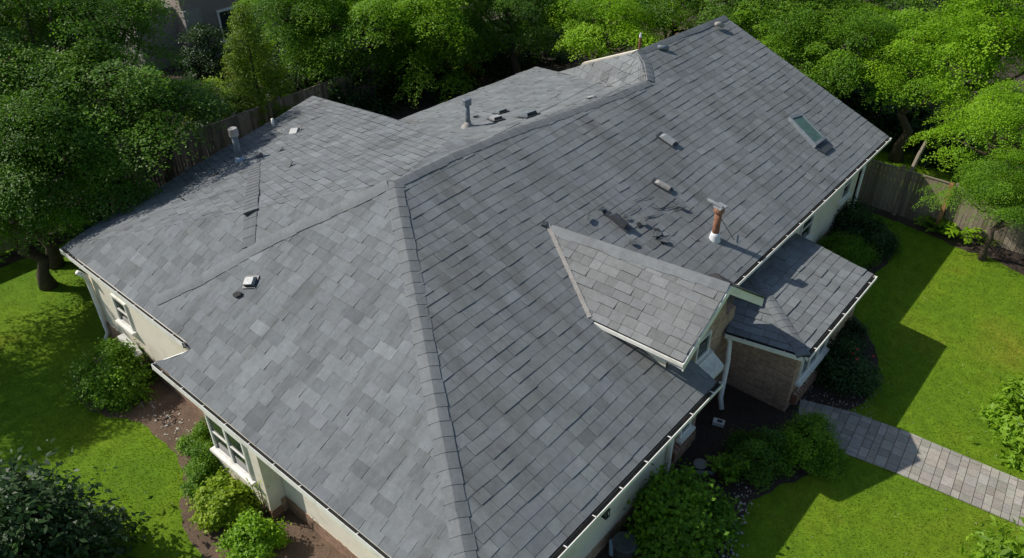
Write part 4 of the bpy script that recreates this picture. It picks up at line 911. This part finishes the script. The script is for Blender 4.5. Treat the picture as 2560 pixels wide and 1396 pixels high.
bush('cherry_laurel', *B(2655, 1010, 1.5), 1.35, 3.0, 'lime', 5200, .24, 130, 'sunlit lime green shrub on the right edge above the path', cat='shrub', aspect=.36, group='sunlit shrubs at the right edge', sprays=90, up=.45)
bush('cherry_laurel', *B(2600, 1430, 1.3), 1.15, 2.4, 'lime', 4200, .24, 131, 'sunlit lime green shrub in the bottom right corner', cat='shrub', aspect=.36, group='sunlit shrubs at the right edge', sprays=80, up=.45)
# red flowers
b = MB(); rr_ = random.Random(5); bxy = B(2115, 925, .35)
M['petal'] = simple('red_petal', (0.5, 0.03, 0.02), .6)
for k in range(4):
    a = rr_.uniform(-.9, .9); p = Vector((bxy[0] - .15 + .35 * rr_.uniform(-1, 1), bxy[1] - .3 + .3 * rr_.uniform(-1, 1), 1.12 + rr_.uniform(-.1, .1)))
    for j in range(5): t = j * 1.257; b.poly([p, p + Vector((math.cos(t - .4) * .04, math.sin(t - .4) * .04, .015)), p + Vector((math.cos(t) * .06, math.sin(t) * .06, .02)), p + Vector((math.cos(t + .4) * .04, math.sin(t + .4) * .04, .015))])
fl = b.build('flowers', M['petal']); par = [o for o in COL.objects if o.get('label', '').startswith('shaded bush with red')][0]; fl.parent = par; fl.matrix_parent_inverse = Matrix.Translation(-par.location)
# ------------------------------------------------------------ small things on the ground
p = at(423, 1052, .03); b = MB(); b.tube([(math.cos(t) * .19, math.sin(t) * .15, .02 * math.sin(3 * t)) for t in [k * .42 for k in range(15)]], .014, 6); _put(b, (p[0], p[1], .04), 'hose_coil', M['rubber'], 'black hose loop lying on the bare earth', 'hose')
b = MB(); b.box((-.22, -.13, 0), (.22, .13, .035)); p = at(1640 + 55, 1180, 0)
p = at(1750, 1163, 0); b = MB(); b.tube([(0, 0, 0), (0, 0, .05), (0, 0, .07)], [.19, .19, .13], 12); _put(b, (p[0], p[1], .008), 'valve_cover', M['vent_cap'], 'round grey cover set in the dark mulch', 'cover')
p = at(1735, 1182, .02); b = MB(); b.box((-.5, -.05, 0), (.5, .05, .06), M3=Matrix.Rotation(-.95, 3, 'Z')); _put(b, (p[0], p[1], .01), 'plank', M['lead'], 'short grey plank lying in the mulch', 'plank')
p = at(1797, 1055, .1); b = MB(); b.box((-.1, -.16, 0), (.1, .16, .12), M3=Matrix.Rotation(.3, 3, 'Z')); b.box((-.05, -.1, .12), (.05, .05, .135), M3=Matrix.Rotation(.3, 3, 'Z'), m=1); _put(b, (p[0], p[1], .01), 'drain_box', [M['white'], M['dark_metal']], 'small white drain box at the foot of the downspout', 'drain box')
p = at(1560, 1375, .2); b = MB(); b.tube([(0, 0, 0), (0, 0, .1), (0, 0, .5), (0, 0, .52)], [.25, .27, .31, .29], 16); o = _put(b, (p[0], p[1], 0), 'garden_pot', M['dark_metal'], 'dark garden tub partly hidden by the broad leaved bush', 'tub', smooth=False); 
p = at(1532, 1366, .3); b = MB(); b.tube([(0, 0, 0), (0, 0, .45)], [.08, .1], 12); _put(b, (p[0], p[1], .01), 'watering_can', M['blue_plastic'], 'pale blue plastic container beside the dark tub', 'container')
p = onx(325, 862, 6.5); b = MB(); b.box((-.12, -.5, -.06), (.1, .5, .02), M3=Matrix.Rotation(.25, 3, 'X')); b.box((-.04, -.45, -1.2), (.0, -.41, 0)); _put(b, tuple(p), 'utility_box', M['white'], 'white panel leaning on the cream wing wall above the bush', 'panel')
p = onx(203, 640 + 28, 6.35)
b = MB(); b.tube([at(205, 668, 2.55) + [0, .1, 0], at(222, 672, 2.5) + [0.1, 0, 0]], [.11, .12], 12, m=0); b.tube([at(205, 668, 2.55) + [0, .11, 0], at(205, 668, 2.55) + [-.01, .12, 0]], [.07, .07], 12, m=1); H(b, 'flood_lamp', [M['white'], M['dark_metal']], label='round white lamp under the left eave corner')
# pebbles
r = random.Random(9); b = MB()
def inpoly(x, y, P_):
    c = False
    for i in range(len(P_)):
        a = P_[i]; d = P_[i - 1]
        if (a[1] > y) != (d[1] > y) and x < (d[0] - a[0]) * (y - a[1]) / (d[1] - a[1]) + a[0]: c = not c
    return c
def pebble(x, y, s):
    n = 6; v = [(x + math.cos(k) * s * r.uniform(.6, 1.2), y + math.sin(k) * s * r.uniform(.6, 1.2)) for k in [i * 6.283 / n for i in range(n)]]
    b.poly([(a, c_, .012 + s * .6) for a, c_ in v], r.uniform(.6, 1.2)); 
    for i in range(n): j = (i + 1) % n; b.poly([(x + (v[i][0] - x) * 1.3, y + (v[i][1] - y) * 1.3, .004), (x + (v[j][0] - x) * 1.3, y + (v[j][1] - y) * 1.3, .004), (*v[j], .012 + s * .6), (*v[i], .012 + s * .6)], 1)
for k in range(140):
    t = r.random(); px = 1870 - 60 * t + r.gauss(0, 12); py = 1215 + 190 * t + r.gauss(0, 14); q = at(px, py, 0); pebble(q[0], q[1], r.uniform(.008, .035))
for k in range(170):
    t = r.random(); px = 330 + 160 * t + r.gauss(0, 25); py = 985 + 120 * t + r.gauss(0, 14); q = at(px, py, 0); pebble(q[0], q[1], r.uniform(.006, .03) * (2 if r.random() < .06 else 1))
for k in range(200):
    px = r.uniform(1990, 2190); py = r.uniform(960, 1050); q = at(px, py, 0); pebble(q[0], q[1], r.uniform(.006, .02))
b.build('pebbles', M['stone'], kind='stuff')
b = MB()
for k in range(260):
    px, py = (r.uniform(0, 450), r.uniform(900, 1396)) if k % 3 == 0 else (r.uniform(1850, 2560), r.uniform(600, 1396)); q = at(px, py, .04)
    if any(inpoly(q[0], q[1], P_) for P_ in BEDS): continue
    a = r.uniform(0, 6.28); sz = r.uniform(.006, .018); b.poly([(q[0] + math.cos(a + t) * sz, q[1] + math.sin(a + t) * sz * w_, .045 + r.uniform(-.01, .01)) for t, w_ in ((0, 1), (1.57, .6), (3.14, 1), (4.71, .6))], r.uniform(.5, 1.2))
b.build('fallen_petals', M['stone'], kind='stuff')
# ------------------------------------------------------------ grass blades on the visible lawn
M['blade'] = leaf_mat('grass_blade', (0.10, 0.19, 0.006), (0.22, 0.34, 0.015), .35, .6)
def np_inpoly(q, P_):
    P_ = np.array(P_); c = np.zeros(len(q), bool)
    for i in range(len(P_)):
        a = P_[i]; d = P_[i - 1]
        if a[1] == d[1]: continue
        m = ((a[1] > q[:, 1]) != (d[1] > q[:, 1])) & (q[:, 0] < (d[0] - a[0]) * (q[:, 1] - a[1]) / (d[1] - a[1]) + a[0]); c ^= m
    return c
def grass_obj():
    r = np.random.default_rng(5); pts = []
    for dens, box in ((420, (-20, 830, 560, 1420)), (420, (1780, 560, 2600, 1420)), (160, (-20, 640, 330, 830)), (140, (2150, 330, 2420, 450))):
        c = np.array([at(a, b_, 0)[:2] for a, b_ in ((box[0], box[1]), (box[2], box[1]), (box[2], box[3]), (box[0], box[3]))])
        lo, hi = c.min(0), c.max(0); n = int(dens * np.prod(hi - lo)); q = r.uniform(lo, hi, (n, 2))
        v = np.c_[q, np.zeros(n)] - CAM; cc = v @ ROT; px = 1280 + FPX * cc[:, 0] / -cc[:, 2]; py = 698 - FPX * cc[:, 1] / -cc[:, 2]
        pts.append(q[(px > box[0]) & (px < box[2]) & (py > box[1]) & (py < box[3])])
    q = np.concatenate(pts); bad = np_inpoly(q, PATH)
    for P_ in BEDS: bad |= np_inpoly(q, P_)
    bad |= (q[:, 0] > 6) & (q[:, 0] < 29.5) & (q[:, 1] > 6.6) & (q[:, 1] < 23)
    q = q[~bad]; n = len(q); a = r.uniform(0, 6.283, n); h = r.uniform(.025, .07, n); w = r.uniform(.005, .012, n); lean = r.normal(size=(n, 2)) * .025
    d = np.c_[np.cos(a), np.sin(a)] * w[:, None]; z0 = np.zeros((n, 1))
    V = np.stack([np.c_[q - d, z0], np.c_[q + d, z0], np.c_[q + lean, h[:, None]]], 1).reshape(-1, 3)
    tn = np.clip(r.beta(1.2, 1.6, n), 0, 1)
    link('grass', fast_mesh('grass', V, np.arange(3 * n).reshape(-1, 3), tn, M['blade']), kind='stuff')
grass_obj()
